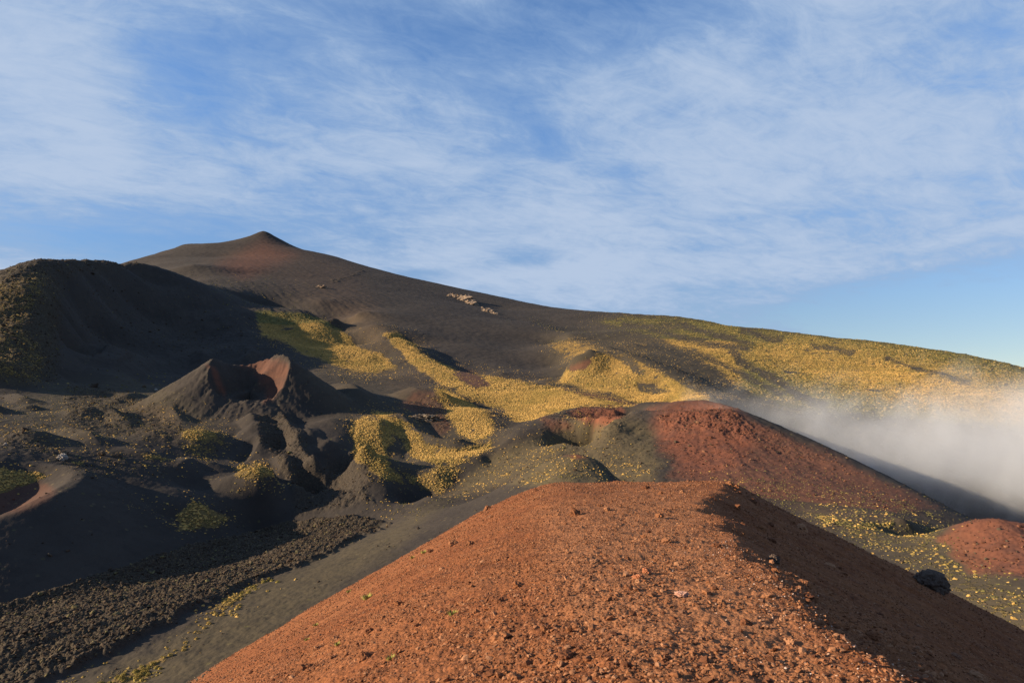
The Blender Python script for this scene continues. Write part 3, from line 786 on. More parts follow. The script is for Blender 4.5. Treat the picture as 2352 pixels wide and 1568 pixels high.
ASH1, ASH2, ASH3, BROWN = (.032,.027,.024), (.043,.036,.031), (.023,.020,.019), (.062,.040,.028)
TAN1, TAN2 = (.105,.084,.043), (.068,.054,.033)
RED1, RED2 = (.165,.058,.032), (.105,.044,.030)
LAVA1, LAVA2 = (.026,.021,.017), (.072,.056,.038)
OLIVE1, OLIVE2 = (.070,.062,.023), (.125,.106,.036)
STRAW1, STRAW2 = (.30,.185,.058), (.13,.084,.030)

def tuft_material(name, c_lo, c_hi, c_alt, alt):
    m, T, bs, out = new_mat(name)
    geo = T.node('ShaderNodeNewGeometry'); rnd = geo.outputs['Random Per Island']
    P = geo.outputs['Position']
    n = T.noise(P, 5.0, 3, .7)
    c = T.mix(T.ramp(rnd, 0, 1, smooth=False), c_lo, c_hi)
    w = T.noise(P, .02, 3, .6)
    c = T.mix(T.math('MULTIPLY', T.ramp(T.math('ADD', w, T.math('MULTIPLY', rnd, .25)), alt, alt + .14), .85), c, c_alt)
    c = T.mix(T.math('MULTIPLY', T.ramp(n, .4, .7), .35), c, tuple(v * .5 for v in c_lo))
    T.put(bs.inputs['Base Color'], c)
    return m

def stone_material(name, ramp_cols, scale=20.0, island=True):
    m, T, bs, out = new_mat(name)
    geo = T.node('ShaderNodeNewGeometry'); tc = T.node('ShaderNodeTexCoord')
    src = geo.outputs['Random Per Island'] if island else T.node('ShaderNodeObjectInfo').outputs['Random']
    P = geo.outputs['Position']
    nd = T.node('ShaderNodeValToRGB'); T.l.new(src, nd.inputs[0]); el = nd.color_ramp.elements
    nd.color_ramp.interpolation = 'LINEAR'
    while len(el) < len(ramp_cols): el.new(0.5)
    for e_, (p, c) in zip(el, ramp_cols): e_.position = p; e_.color = c + (1,)
    n = T.noise(P, scale, 5, .65)
    c = T.mix(T.math('MULTIPLY', T.ramp(n, .35, .7), .6), nd.outputs[0], (.045,.022,.014), 'MIX')
    c = T.mix(.55, nd.outputs[0], c)
    T.put(bs.inputs['Base Color'], c)
    b = T.node('ShaderNodeBump'); b.inputs['Strength'].default_value = .6; b.inputs['Distance'].default_value = .3 / scale
    T.l.new(n, b.inputs['Height']); T.l.new(b.outputs[0], bs.inputs['Normal'])
    return m

def cinder_material():
    m, T, bs, out = new_mat('red_cinder')
    geo = T.node('ShaderNodeNewGeometry'); P = geo.outputs['Position']
    c1 = T.sep(attr(T, 'cover', 'Color')); red, tan, grey2 = c1[0], c1[1], c1[2]
    n_big = T.noise(P, 0.35, 4, .6); n_mid = T.noise(P, 3.0, 5, .65); n_fine = T.noise(P, 22.0, 5, .7)
    v = T.node('ShaderNodeTexVoronoi'); T.l.new(P, v.inputs['Vector']); v.inputs['Scale'].default_value = 28.0
    cell = T.sep(v.outputs['Color'])
    r = T.mix(T.ramp(n_mid, .35, .68), FG1, FG2)
    r = T.mix(T.math('MULTIPLY', T.ramp(n_big, .40, .62), .55), r, FG3)
    r = T.mix(tan, r, FGTAN)
    st = T.noise(T.vmath('MULTIPLY', P, (.5, 2.4, .5)), 1.6, 5, .65)
    r = T.mix(T.math('MULTIPLY', T.ramp(st, .48, .72), .5), r, (.085,.036,.019))
    r = T.mix(T.math('MULTIPLY', T.ramp(T.noise(P, .9, 5, .7), .55, .75), .45), r, (.075,.034,.020))
    r = T.mix(T.math('MULTIPLY', T.ramp(cell[0], .6, 1.0), .35), r, (.34,.14,.07))
    r = T.mix(T.math('MULTIPLY', T.ramp(cell[1], .75, 1.0), .45), r, (.06,.028,.02))
    g = T.mix(T.ramp(n_big, .35, .65), (.078,.063,.046), (.108,.083,.058))
    g = T.mix(T.math('MULTIPLY', T.ramp(n_fine, .4, .7), .5), g, (.035,.030,.026))
    col = T.mix(red, g, r)
    T.put(bs.inputs['Base Color'], col)
    b = T.node('ShaderNodeBump'); b.inputs['Strength'].default_value = .8; b.inputs['Distance'].default_value = .03
    h = T.math('ADD', n_fine, T.math('MULTIPLY', v.outputs['Distance'], -.6)); T.put(b.inputs['Height'], h)
    T.l.new(b.outputs[0], bs.inputs['Normal'])
    return m
FG1, FG2, FG3, FGTAN = (.165,.058,.022), (.112,.039,.017), (.20,.082,.035), (.245,.113,.055)

# ------------------------------------------------------------------ the land
def build_land():
    A = np.concatenate([np.linspace(-1.34, -.70, 90)[:-1], np.linspace(-.70, .70, 1000), np.linspace(.70, 1.30, 60)[1:]])
    L = np.concatenate([np.linspace(math.log(100), math.log(900), 620)[:-1], np.linspace(math.log(900), math.log(3300), 420)[:-1], np.linspace(math.log(3300), math.log(5400), 30)])
    aa, ll = np.meshgrid(A, L); r = np.exp(ll); x, y = np.sin(aa) * r, np.cos(aa) * r
    z, c = land_full(x, y)
    # plain vertex normals from the grid
    P = np.stack([x, y, z], -1)
    da = np.gradient(P, axis=1); dl = np.gradient(P, axis=0)
    N = np.cross(da, dl); N /= np.linalg.norm(N, axis=-1, keepdims=True); N *= np.sign(N[..., 2:3])
    u, v = to_px(x, y, z)
    reg = np.zeros(x.shape, np.int8)                 # 0 open ground
    def mark(i, pts, r0, r1, cond=True):
        reg[(sdist(u, v, np.array(pts, float)) > 0) & (r > r0) & (r < r1) & cond] = i
    reg[(r > 1000) & ((u < 1500) | (r > 1500))] = 1
    mark(7, [(1360,735),(1430,722),(1560,720),(1650,735),(1750,748),(1900,765),(2100,785),(2240,808),(2352,835),(2700,890),(2700,1010),(2352,985),(2050,960),(1800,935),(1680,882),(1560,802)], 700, 2300)
    mark(2, [(-400,905),(80,876),(150,858),(250,822),(480,835),(640,806),(600,735),(430,600),(330,582),(100,575),(-400,640)], 690, 2300)
    mark(3, [(865,760),(905,758),(945,780),(985,818),(1060,848),(1160,863),(1230,875),(1290,885),(1380,900),(1485,936),(1400,934),(1330,940),(1265,960),(1215,990),(1185,980),(1140,945),(1080,918),(1000,885),(930,830)], 540, 1300)
    mark(8, [(1283,880),(1300,845),(1345,818),(1385,803),(1430,806),(1480,826),(1560,876),(1665,924),(1560,932),(1480,940),(1400,910),(1320,895)], 560, 860)
    mark(4, [(1020,1140),(1245,955),(1330,928),(1430,930),(1500,936),(1545,918),(1600,908),(1670,914),(1720,940),(1860,1000),(2060,1098),(2290,1210),(2000,1192),(1830,1177),(1640,1132),(1500,1117),(1400,1114),(1300,1044),(1170,1102),(1080,1145)], 300, 620)
    mark(9, [(1165,1112),(1250,1064),(1300,1040),(1345,1042),(1395,1070),(1408,1112)], 250, 350)
    reg[(x > -420) & (x < -40) & (y > 380) & (y < 760) & (cone_c2(x, y) > base_z(x, y) + .5)] = 5
    reg[(np.hypot(x + 224, y - 274) < 98) & (cone_left(x, y) > base_z(x, y) + .5) & (r < 480)] = 6
    mark(11, [(2160,1270),(2175,1235),(2205,1202),(2245,1185),(2430,1196),(2430,1330),(2230,1315)], 180, 300)
    reg[c['flow'] > .5] = 10
    fi = np.arange(x.size).reshape(x.shape)
    F = np.stack([fi[:-1, :-1], fi[:-1, 1:], fi[1:, 1:], fi[1:, :-1]], -1).reshape(-1, 4)
    rf = reg[:-1, :-1].ravel()
    V = P.reshape(-1, 3); Nn = N.reshape(-1, 3)
    cov = np.stack([c['veg'], c['red'], c['rough'], sstep(850, 500, r)], -1).reshape(-1, 4)
    tin = np.stack([c['gold'], c['brown'], c['flow'], c['tan']], -1).reshape(-1, 4)
    mat = land_material()
    INFO = {0: ('ground', 'dark volcanic ash ground of the valley between the cones', 'ground'),
            1: ('mountain', 'bare dark volcano with a pointed summit on the skyline', 'mountain'),
            2: ('hill', 'steep shaded hill with a lit rocky spur, left of the summit', 'hill'),
            3: ('hill', 'long low ridge covered in golden grass, below the bare slope', 'ridge'),
            4: ('crater_cone', 'red and grey crater cone behind the foreground ridge', 'crater cone'),
            5: ('crater_cone', 'small dark horseshoe cone with a red breached rim', 'crater cone'),
            6: ('crater_cone', 'shaded crater with a pale worn rim, cut by the left edge', 'crater cone'),
            7: ('hill', 'broad slope of olive and yellow scrub on the right skyline', 'slope'),
            8: ('hill', 'rounded yellow grass knoll with a bare brown top', 'knoll'),
            9: ('hill', 'small speckled knoll just over the brow of the red ridge', 'knoll'),
            10: ('lava_flow', 'rough black lava flow crossing the valley floor', 'lava flow'),
            11: ('hill', 'little red cinder mound beside the yellow flat on the right', 'mound')}
    for i, (nm, lab, cat) in INFO.items():
        f = F[rf == i]
        if not len(f): continue
        used = np.unique(f); remap = np.zeros(x.size, np.int32); remap[used] = np.arange(len(used))
        me = mesh_np(nm, V[used], remap[f], mat, Nn[used], {'cover': cov[used], 'tint': tin[used]})
        tag(put(nm, me), lab, cat, kind='structure')
    # the unseen country round and behind the viewpoint
    A2 = np.linspace(1.30, 2 * math.pi - 1.34, 60); L2 = np.linspace(math.log(100), math.log(5400), 50)
    a2, l2 = np.meshgrid(A2, L2); r2 = np.exp(l2)
    e1 = land_z(np.sin(1.30) * r2[:, :1], np.cos(1.30) * r2[:, :1]); e2 = land_z(np.sin(-1.34) * r2[:, :1], np.cos(-1.34) * r2[:, :1])
    t = (a2 - 1.30) / (A2[-1] - 1.30); k = np.minimum(sstep(0, .25, t), sstep(1, .75, t))
    z2 = (e1 * (t < .5) + e2 * (t >= .5)) * (1 - k) + k * (-63 - r2 * .03)
    V2 = np.stack([np.sin(a2) * r2, np.cos(a2) * r2, z2], -1).reshape(-1, 3)
    fi = np.arange(a2.size).reshape(a2.shape)
    F2 = np.stack([fi[:-1, :-1], fi[:-1, 1:], fi[1:, 1:], fi[1:, :-1]], -1).reshape(-1, 4)
    me = mesh_np('terrain', V2, F2, mat, None, {'cover': np.zeros((len(V2), 4)), 'tint': np.zeros((len(V2), 4))})
    tag(put('terrain', me), 'ash plain continuing behind the viewpoint', 'ground', kind='structure')
    return A, L, x, y, z, c, r, u, v, N

A_, L_, X_, Y_, Z_, C_, R_, U_, V_, N_ = build_land()

def land_lookup(x, y):
    a, l = np.arctan2(x, y), np.log(np.hypot(x, y))
    ia = np.clip(np.searchsorted(A_, a) - 1, 0, len(A_) - 2); il = np.clip(np.searchsorted(L_, l) - 1, 0, len(L_) - 2)
    ta = np.clip((a - A_[ia]) / (A_[ia + 1] - A_[ia]), 0, 1); tl = np.clip((l - L_[il]) / (L_[il + 1] - L_[il]), 0, 1)
    return (Z_[il, ia] * (1 - ta) + Z_[il, ia + 1] * ta) * (1 - tl) + (Z_[il + 1, ia] * (1 - ta) + Z_[il + 1, ia + 1] * ta) * tl

def land_hit(u, v):
    a, s = azs(u, v); r = np.exp(np.linspace(math.log(101), math.log(4500), 5000))
    x, y = np.sin(a) * r, np.cos(a) * r; z = land_lookup(x, y)
    k = np.argmax(z / r >= float(s)); return np.array([x[k], y[k], z[k]])

# ------------------------------------------------------------------ the red ridge underfoot
def fg_base(x, y):
    xe = np.interp(y, [-40, 0, 4.6, 8.3, 11, 14, 17, 20, 24, 27, 30, 36, 42, 60, 150, 400], [-2, 1.9, 2.3, 2.9, 3.5, 4.3, 4.8, 5.3, 6.6, 8.0, 9.0, 10.9, 12.2, 15.5, 26, 60])
    xe = xe + .55 * fbm(y, y * 0, 2.4, 5, .62, seed=51) * np.clip(y / 8, .4, 2.0)
    zc = np.interp(y, [-60, -10, 0, 5, 8, 14, 30, 36, 45, 60, 100, 150, 200, 280, 340, 400], [-14, -2.6, -1.68, -1.72, -1.9, -2.35, -3.25, -3.75, -5.0, -7.6, -17, -30, -41, -52, -62, -72])
    xl = np.minimum(1 + .06 * y, xe - .7)
    dl = np.maximum(xl - x, 0); dr = np.maximum(x - xe, 0)
    w = 3.0
    return zc - .60 * (np.sqrt(dl ** 2 + w * w) - w) - .51 * (np.sqrt(dr ** 2 + .06) - .245), dr, dl
def fg_z(x, y):
    r = np.hypot(x, y)
    z, dr, dl = fg_base(x, y)
    z = z + .10 * fbm(x, y, 3.2, 3, seed=61) * sstep(3, 12, r) + .30 * fbm(x, y, 9.0, 3, seed=62) * sstep(10, 40, r)
    z = z + .07 * fbm(x, y, .9, 4, .55, seed=63) + .034 * fbm(x, y, .26, 3, .6, seed=64)
    z = z + .016 * fbm(x, y, .095, 2, .6, seed=65, ridged=True) * sstep(30, 12, r)
    return z, dr, dl
def build_fg():
    A = np.concatenate([np.linspace(-math.pi, -.72, 110)[:-1], np.linspace(-.72, .72, 1100), np.linspace(.72, math.pi, 110)[1:]])
    L = np.concatenate([np.linspace(math.log(.6), math.log(60), 820)[:-1], np.linspace(math.log(60), math.log(430), 220)])
    aa, ll = np.meshgrid(A, L); r = np.exp(ll); x, y = np.sin(aa) * r, np.cos(aa) * r
    z, dr, dl = fg_z(x, y)
    u, v = to_px(x, y, z)
    wob = 14 * fbm(x, y, 4.0, 4, seed=71)
    red = sstep(-10, 10, sdist(u + wob, v, np.array([(380,1605),(560,1466),(700,1365),(830,1260),(940,1188),(985,1160),(1040,1090),(1200,1040),(1700,1040),(2700,1500),(2700,4000),(-200,4000),(250,1700)], float)))
    red = np.where(y < 2, 1, red); red = np.where((dr > .3) & (r < 80), 1, red)
    brown = .6 * sstep(-45, 25, sdist(u + 2 * wob, v, np.array([(230,1640),(480,1440),(640,1360),(720,1345),(560,1480),(380,1640)], float)))
    red = np.clip(np.maximum(red, brown), 0, 1)
    tan = .75 * sstep(-70, 70, sdist(u + 30 * fbm(x, y, 2.0, 3, seed=72), v, np.array([(1250,1180),(1500,1120),(1600,1150),(1650,1250),(1720,1330),(1900,1500),(1980,1600),(1500,1600),(1300,1400)], float)))
    tan = np.where((y > 1), tan, 0)
    keep = (r < 80) | (z > land_lookup(x, y) - 3) & (np.abs(aa) < 1.3)
    fi = np.arange(x.size).reshape(x.shape)
    F = np.stack([fi[:-1, :-1], fi[:-1, 1:], fi[1:, 1:], fi[1:, :-1]], -1).reshape(-1, 4)
    F = F[(keep[:-1, :-1] & keep[1:, 1:]).ravel()]
    V = np.stack([x, y, z], -1).reshape(-1, 3)
    used = np.unique(F); remap = np.zeros(x.size, np.int32); remap[used] = np.arange(len(used))
    cov = np.stack([red, tan, brown, np.ones_like(r)], -1).reshape(-1, 4)
    me = mesh_np('cinder_ridge', V[used], remap[F], cinder_material(), None, {'cover': cov[used].astype(np.float32)})
    tag(put('hill', me), 'rust red cinder ridge in the foreground with a sharp shaded edge', 'cinder ridge', kind='structure')
build_fg()

def fg_hit(u, v):
    a, s = azs(u, v); r = np.exp(np.linspace(math.log(1.2), math.log(120), 4000))
    x, y = np.sin(a) * r, np.cos(a) * r; z = fg_z(x, y)[0]
    k = np.argmax(z / r >= float(s)); return np.array([x[k], y[k], z[k]])

# ------------------------------------------------------------------ instanced shapes baked into one mesh
def bake(protos, pos, size, rot, pick, squash=None, seed=0, tilt=0.0):
    """protos: list of (verts, tris). returns merged verts, faces"""
    VV, FF, off = [], [], 0
    rng = np.random.RandomState(seed)
    for k, (pv, pf) in enumerate(protos):
        m = pick == k; n = m.sum()
        if not n: continue
        c, s = np.cos(rot[m])[:, None], np.sin(rot[m])[:, None]
        sx = size[m][:, None]
        vx, vy, vz = pv[None, :, 0], pv[None, :, 1], pv[None, :, 2]
        st = 1 + .35 * (rng.rand(n, 1) - .5)
        X = (vx * c - vy * s) * sx * st; Y = (vx * s + vy * c) * sx / st
        Zz = vz * sx * (squash[m][:, None] if squash is not None else 1)
        if tilt:
            tx = rng.randn(n, 1) * tilt; ty = rng.randn(n, 1) * tilt
            Zz = Zz + X * tx + Y * ty
        v = np.stack([X + pos[m][:, 0:1], Y + pos[m][:, 1:2], Zz + pos[m][:, 2:3]], -1).reshape(-1, 3)
        f = (pf[None] + (np.arange(n) * len(pv))[:, None, None] + off).reshape(-1, 3)
        VV.append(v.astype(np.float32)); FF.append(f); off += len(v)
    return np.concatenate(VV), np.concatenate(FF).astype(np.int32)

def tussock_proto(seed, segs=5, rings=2, spiky=.38):
    rng = np.random.RandomState(seed); vs = []
    for i in range(rings):
        ph = i / rings * math.pi / 2
        for j in range(segs):
            t = (j + .5 * (i % 2)) / segs * 2 * math.pi
            q = 1 + spiky * rng.randn()
            vs.append((math.cos(t) * math.cos(ph) * q, math.sin(t) * math.cos(ph) * q, math.sin(ph) * (1 + spiky * rng.randn()) + (-.15 if i == 0 else 0)))
    vs.append((spiky * rng.randn() * .5, spiky * rng.randn() * .5, 1.0))
    fs = []
    for i in range(rings - 1):
        for j in range(segs):
            a, b = i * segs + j, i * segs + (j + 1) % segs; c, d = a + segs, b + segs
            fs += [(a, b, c), (b, d, c)]
    top = len(vs) - 1; i = (rings - 1) * segs
    for j in range(segs): fs.append((i + j, i + (j + 1) % segs, top))
    return np.array(vs), np.array(fs)

def ico(level=0):
    t = (1 + 5 ** .5) / 2
    v = [(-1,t,0),(1,t,0),(-1,-t,0),(1,-t,0),(0,-1,t),(0,1,t),(0,-1,-t),(0,1,-t),(t,0,-1),(t,0,1),(-t,0,-1),(-t,0,1)]
    f = [(0,11,5),(0,5,1),(0,1,7),(0,7,10),(0,10,11),(1,5,9),(5,11,4),(11,10,2),(10,7,6),(7,1,8),(3,9,4),(3,4,2),(3,2,6),(3,6,8),(3,8,9),(4,9,5),(2,4,11),(6,2,10),(8,6,7),(9,8,1)]
    v = [np.array(p) / np.linalg.norm(p) for p in v]
    for _ in range(level):
        cache, nf = {}, []
        def mid(a, b):
            k = (min(a, b), max(a, b))
            if k not in cache:
                p = v[a] + v[b]; v.append(p / np.linalg.norm(p)); cache[k] = len(v) - 1
            return cache[k]
        for a, b, c in f:
            ab, bc, ca = mid(a, b), mid(b, c), mid(c, a); nf += [(a, ab, ca), (b, bc, ab), (c, ca, bc), (ab, bc, ca)]
        f = nf
    return np.array(v), np.array(f)

def rock_proto(seed, level, amp=.28, flat=.75):
    v, f = ico(level); rng = np.random.RandomState(seed)
    d = np.ones(len(v))
    for k in range(7):                                # chipped faces
        n = rng.randn(3); n /= np.linalg.norm(n); h = .62 + .3 * rng.rand()
        q = v @ n
        d = np.where(q > 1e-3, np.minimum(d, h / np.maximum(q, 1e-3)), d)
    d = d * (1 + amp * .35 * rng.randn(len(v)))
    if level >= 2:
        d = d * (1 + amp * .5 * fbm(v[:, 0] * 3 + v[:, 2] * 2, v[:, 1] * 3 - v[:, 2], 1.0, 3, seed=seed))
    v = v * d[:, None]; v[:, 2] *= flat
    return v, f

# ------------------------------------------------------------------ grass and cushion plants
def cell_pick(weight, n, rng):
    w = weight.ravel().astype(np.float64); cs = np.cumsum(w); k = np.searchsorted(cs, rng.rand(n) * cs[-1])
    il, ia = np.unravel_index(k, weight.shape)
    il = np.clip(il, 0, len(L_) - 2); ia = np.clip(ia, 0, len(A_) - 2)
    a = A_[ia] + (A_[ia + 1] - A_[ia]) * rng.rand(n); r = np.exp(L_[il] + (L_[il + 1] - L_[il]) * rng.rand(n))
    x, y = np.sin(a) * r, np.cos(a) * r
    return x, y, land_lookup(x, y), il, ia

FRONT = np.array([(150,1590),(300,1548),(390,1490),(480,1402),(560,1362),(640,1315),(660,1335),(520,1425),(430,1492),(330,1585),(200,1660)], float)
MOUND = np.array([(528 + 62 * math.cos(t), 1100 + 48 * math.sin(t)) for t in np.linspace(0, 6.28, 16)], float) + (62, 0)
def build_plants():
    rng = np.random.RandomState(11)
    dA = np.gradient(A_)[None, :]; dL = np.gradient(L_)[:, None]
    area = R_ * R_ * dA * dL
    up = np.clip(N_[..., 2], .5, 1)
    protos = [tussock_proto(s) for s in range(6)]
    mats = {'gold': tuft_material('dry_grass', (.27,.168,.052), (.49,.308,.098), (.20,.145,.042), .62),
            'olive': tuft_material('green_scrub', (.070,.064,.024), (.165,.140,.048), (.27,.185,.065), .62)}
    sparse = np.clip(C_['veg'], 0, 1)
    clump = np.clip(.5 + 1.2 * fbm(X_, Y_, 9.0, 3, seed=81), 0.05, 1.6)
    den = sparse * (sstep(.5, .9, sparse) + (1 - sstep(.5, .9, sparse)) * clump * .55) * (sparse > .03)
    inview = (np.abs(np.arctan2(X_, Y_)) < .76)
    single = ((sdist(U_, V_, FRONT) > -4) & (R_ < 330))
    w0 = den * area * inview
    for key, n, r0, r1, s0, s1 in (('gold', 95000, 100, 700, .18, .72), ('gold', 95000, 700, 1350, .3, .95), ('olive', 26000, 100, 700, .15, .5), ('olive', 80000, 700, 2000, .4, 1.5)):
        g = C_['gold'] if key == 'gold' else 1 - C_['gold'] * .85
        w = w0 * g * (R_ >= r0) * (R_ < r1) * ~single
        x, y, z, il, ia = cell_pick(w, n, rng)
        size = s0 + (s1 - s0) * rng.rand(n) ** 2.2
        dens = C_['veg'][il, ia]
        size = np.where(dens < .6, size * .85, size)
        pos = np.stack([x, y, z - size * .08], 1)
        v, f = bake(protos, pos, size, rng.rand(n) * 6.28, rng.randint(0, 6, n), .55 + .35 * rng.rand(n), seed=n)
        nm = 'dry_grass' if key == 'gold' else 'scrub'
        me = mesh_np(nm, v, f, mats[key], smooth=False)
        far = r0 >= 700
        lab = {('gold', False): 'golden grass tussocks covering the nearer ash slopes and valley', ('gold', True): 'golden grass on the ridge and slopes in the middle distance',
               ('olive', False): 'thin olive cushion plants dotted over the crater cone', ('olive', True): 'olive green scrub over the broad slope on the right'}[(key, far)]
        tag(put(nm, me), lab, 'grass' if key == 'gold' else 'scrub', kind='stuff')
    # tussocks near enough to be told apart
    tm = tuft_material('grass_tussock', (.22,.15,.05), (.42,.29,.09), (.20,.165,.045), .60)
    tps = []
    for s in range(5):
        v, f = tussock_fine(s); tps.append(mesh_np('grass_tussock', v, f, tm, smooth=False))
    def scatter(mask, n, s0, s1, label, group, seed):
        rg = np.random.RandomState(seed)
        x, y, z, il, ia = cell_pick(mask * area * np.clip(C_['veg'], 0, 1) ** 1.5 * clump, n, rg)
        for i in range(n):
            s = s0 + (s1 - s0) * rg.rand() ** 2
            o = bpy.data.objects.new('grass_tussock', tps[rg.randint(5)]); COL.objects.link(o)
            o.location = (x[i], y[i], z[i] - .05); o.scale = (s, s, s * (.7 + .4 * rg.rand())); o.rotation_euler = (0, 0, rg.rand() * 6.28)
            tag(o, label, 'grass tussock', group)
    scatter(single & (C_['veg'] > .1), 210, .35, .95, 'round yellow grass tussock on dark ash at the foot of the near red ridge', 'yellow tussocks at the foot of the red ridge', 5)

def tussock_fine(seed):
    """a dome of many short blades"""
    rng = np.random.RandomState(100 + seed); vs, fs = [], []
    bv, bf = tussock_proto(seed, 8, 3, .12); bv = bv * (.8, .8, .75)
    vs += [tuple(p) for p in bv]; fs += [tuple(t) for t in bf]
    for i in range(90):
        t = rng.rand() * 6.28; ph = math.acos(rng.rand() ** .8)
        d = np.array([math.cos(t) * math.sin(ph), math.sin(t) * math.sin(ph), math.cos(ph) + .15])
        d /= np.linalg.norm(d); s = np.cross(d, rng.randn(3)); s /= np.linalg.norm(s)
        a = d * .45; tip = d * (.95 + .3 * rng.rand()) + (0, 0, -.05)
        k = len(vs); wv = .09
        vs += [tuple(a - s * wv), tuple(a + s * wv), tuple(tip)]; fs.append((k, k + 1, k + 2))
    return np.array(vs), np.array(fs)
build_plants()

# ------------------------------------------------------------------ stones on the red ridge
def build_stones():
    rng = np.random.RandomState(21)
    cols = [(0.0, (.09,.036,.020)), (.35, (.16,.064,.029)), (.7, (.22,.095,.045)), (.9, (.30,.15,.08)), (1.0, (.13,.065,.042))]
    mat = stone_material('cinder_stone', cols, 40.0)
    protos = [rock_proto(s, 0, .5, .75) for s in range(8)]
    n = 85000
    # many small cinders, evenly thick over the ground as seen with distance
    u = rng.uniform(250, 2420, n * 2); v = rng.uniform(1095, 1600, n * 2) ** 1.0
    a, s = azs(u, v)
    rr = np.exp(rng.uniform(math.log(3.2), math.log(48), n * 2)); a = rng.uniform(-.72, .72, n * 2)
    x, y = np.sin(a) * rr, np.cos(a) * rr
    z, dr, dl = fg_z(x, y)
    uu, vv = to_px(x, y, z)
    ok = (vv > 1080) & (vv < 1640) & (uu > 250) & (fbm(x, y, 1.6, 3, seed=91) + .35 * fbm(x, y, .5, 2, seed=92) + .5 * rng.rand(n * 2) > .12) & (sdist(uu, vv, np.array([(360,1640),(560,1470),(700,1367),(830,1262),(940,1190),(985,1160),(1040,1080),(1700,1040),(2700,1500),(2700,1700)], float)) > 0)
    x, y, z, rr = x[ok], y[ok], z[ok], rr[ok]; n = len(x)
    size = np.exp(rng.normal(math.log(.0085), .55, n)); size = np.clip(size, .004, .045); size = np.maximum(size, rr * .0009 * rng.uniform(.5, 1.6, n))
    v_, f_ = bake(protos, np.stack([x, y, z + size * .15], 1), size, rng.rand(n) * 6.28, rng.randint(0, 8, n), .6 + .5 * rng.rand(n), 4, .25)
    me = mesh_np('cinder_gravel', v_, f_, mat, smooth=False)
    tag(put('gravel', me), 'loose red cinder gravel covering the foreground ridge', 'gravel', kind='stuff')
    # pale crystals of weathered stone along the edge
    pm = stone_material('pale_stone', [(0.0, (.34,.19,.13)), (.6, (.42,.29,.22)), (1.0, (.55,.46,.42))], 40.0)
    m = 480
    y2 = np.exp(rng.uniform(math.log(3.4), math.log(12), m)); xe = np.interp(y2, [0, 4.6, 8.3, 11, 14], [1.9, 2.3, 2.9, 3.4, 4.4])
    x2 = xe + rng.normal(-.05, .35, m); z2 = fg_z(x2, y2)[0]; s2 = rng.uniform(.004, .012, m)
    v_, f_ = bake(protos, np.stack([x2, y2, z2 + s2 * .5], 1), s2, rng.rand(m) * 6.28, rng.randint(0, 8, m), .8 + 0 * s2, 5, .2)
    tag(put('gravel', mesh_np('pale_gravel', v_, f_, pm, smooth=False)), 'pale whitish grit along the shaded edge of the red ridge', 'gravel', kind='stuff')
    # larger stones, one object each
    sm = stone_material('lava_stone', cols, 30.0, False)
    big = [mesh_np('stone', *rock_proto(40 + s, 2, .35, .72), sm, smooth=False) for s in range(7)]
    k = 0
    while k < 230:
        r = math.exp(rng.uniform(math.log(3.6), math.log(33))); a = rng.uniform(-.55, .62)
        x, y = math.sin(a) * r, math.cos(a) * r; z, dr, dl = fg_z(np.array([x]), np.array([y])); z = float(z[0])
        U, Vv = to_px(x, y, z)
        if not (400 < U < 2340 and 1110 < Vv < 1560) or dl[0] > 5 or dr[0] > 5: continue
        s = float(np.clip(math.exp(rng.normal(math.log(.033), .5)), .016, .11)) * max(1.0, r / 11)
        o = put('stone', big[rng.randint(7)], (x, y, z + s * .2), (rng.uniform(-.4, .4), rng.uniform(-.4, .4), rng.rand() * 6.28), (s, s * rng.uniform(.8, 1.2), s))
        tag(o, 'loose reddish lava stone lying on the foreground cinder ridge', 'stone', 'loose stones on the red ridge'); k += 1
    def rock(u, v, w_px, label, mat, seed, ground='fg', flat=.8, sink=.25, cat='rock', level=3, name='rock', asp=1.0, amp=.3):
        p = fg_hit(u, v) if ground == 'fg' else land_hit(u, v)
        s = w_px / 2 * math.hypot(p[0], p[1]) / 1568.0
        o = put(name, mesh_np(name, *rock_proto(seed, level, amp, flat), mat, smooth=False), (p[0], p[1], p[2] + s * flat * (1 - 2 * sink)), (0, 0, seed), (s, s, s * asp))
        return tag(o, label, cat)
    orange = stone_material('orange_stone', [(0.0, (.36,.14,.07)), (1.0, (.42,.17,.08))], 25.0, False)
    dark = stone_material('dark_rock', [(0.0, (.085,.062,.050)), (1.0, (.10,.072,.056))], 6.0, False)
    grey = stone_material('grey_rock', [(0.0, (.30,.27,.24)), (1.0, (.36,.32,.28))], 1.2, False)
    lava = stone_material('lava_rock', [(0.0, (.10,.075,.055)), (1.0, (.13,.10,.07))], 1.0, False)
    rock(1486, 1316, 21, 'orange stone casting a shadow on the ridge crest, right of a flat pale one', orange, 3, name='stone', cat='stone')
    rock(1466, 1326, 26, 'flat orange stone on the ridge crest beside an upright one', orange, 4, flat=.4, name='stone', cat='stone')
    rock(1566, 1368, 34, 'broad pale pinkish stone set in the ridge near the shaded edge', stone_material('pinkish_stone', [(0.0, (.40,.22,.16)), (1.0, (.44,.25,.18))], 25.0, False), 5, flat=.35, name='stone', cat='stone')
    rock(1778, 1292, 22, 'small dark rock lying in the shade right of the ridge edge', dark, 6, asp=1.3)
    rock(2140, 1352, 58, 'big dark boulder on the shaded right flank of the red ridge', dark, 8, asp=1.1, name='boulder', cat='boulder', sink=.30, amp=.20)
    rock(143, 1055, 17, 'tall pale grey boulder standing alone on the ash left of the valley', grey, 9, 'land', asp=1.15, name='boulder', cat='boulder')
    rock(146, 1042, 16, 'low dark lava rock just behind the tall pale boulder', lava, 10, 'land', flat=.6)
    rock(233, 1045, 15, 'pointed brown lava rock with a long shadow, middle one of three', lava, 11, 'land', flat=.7)
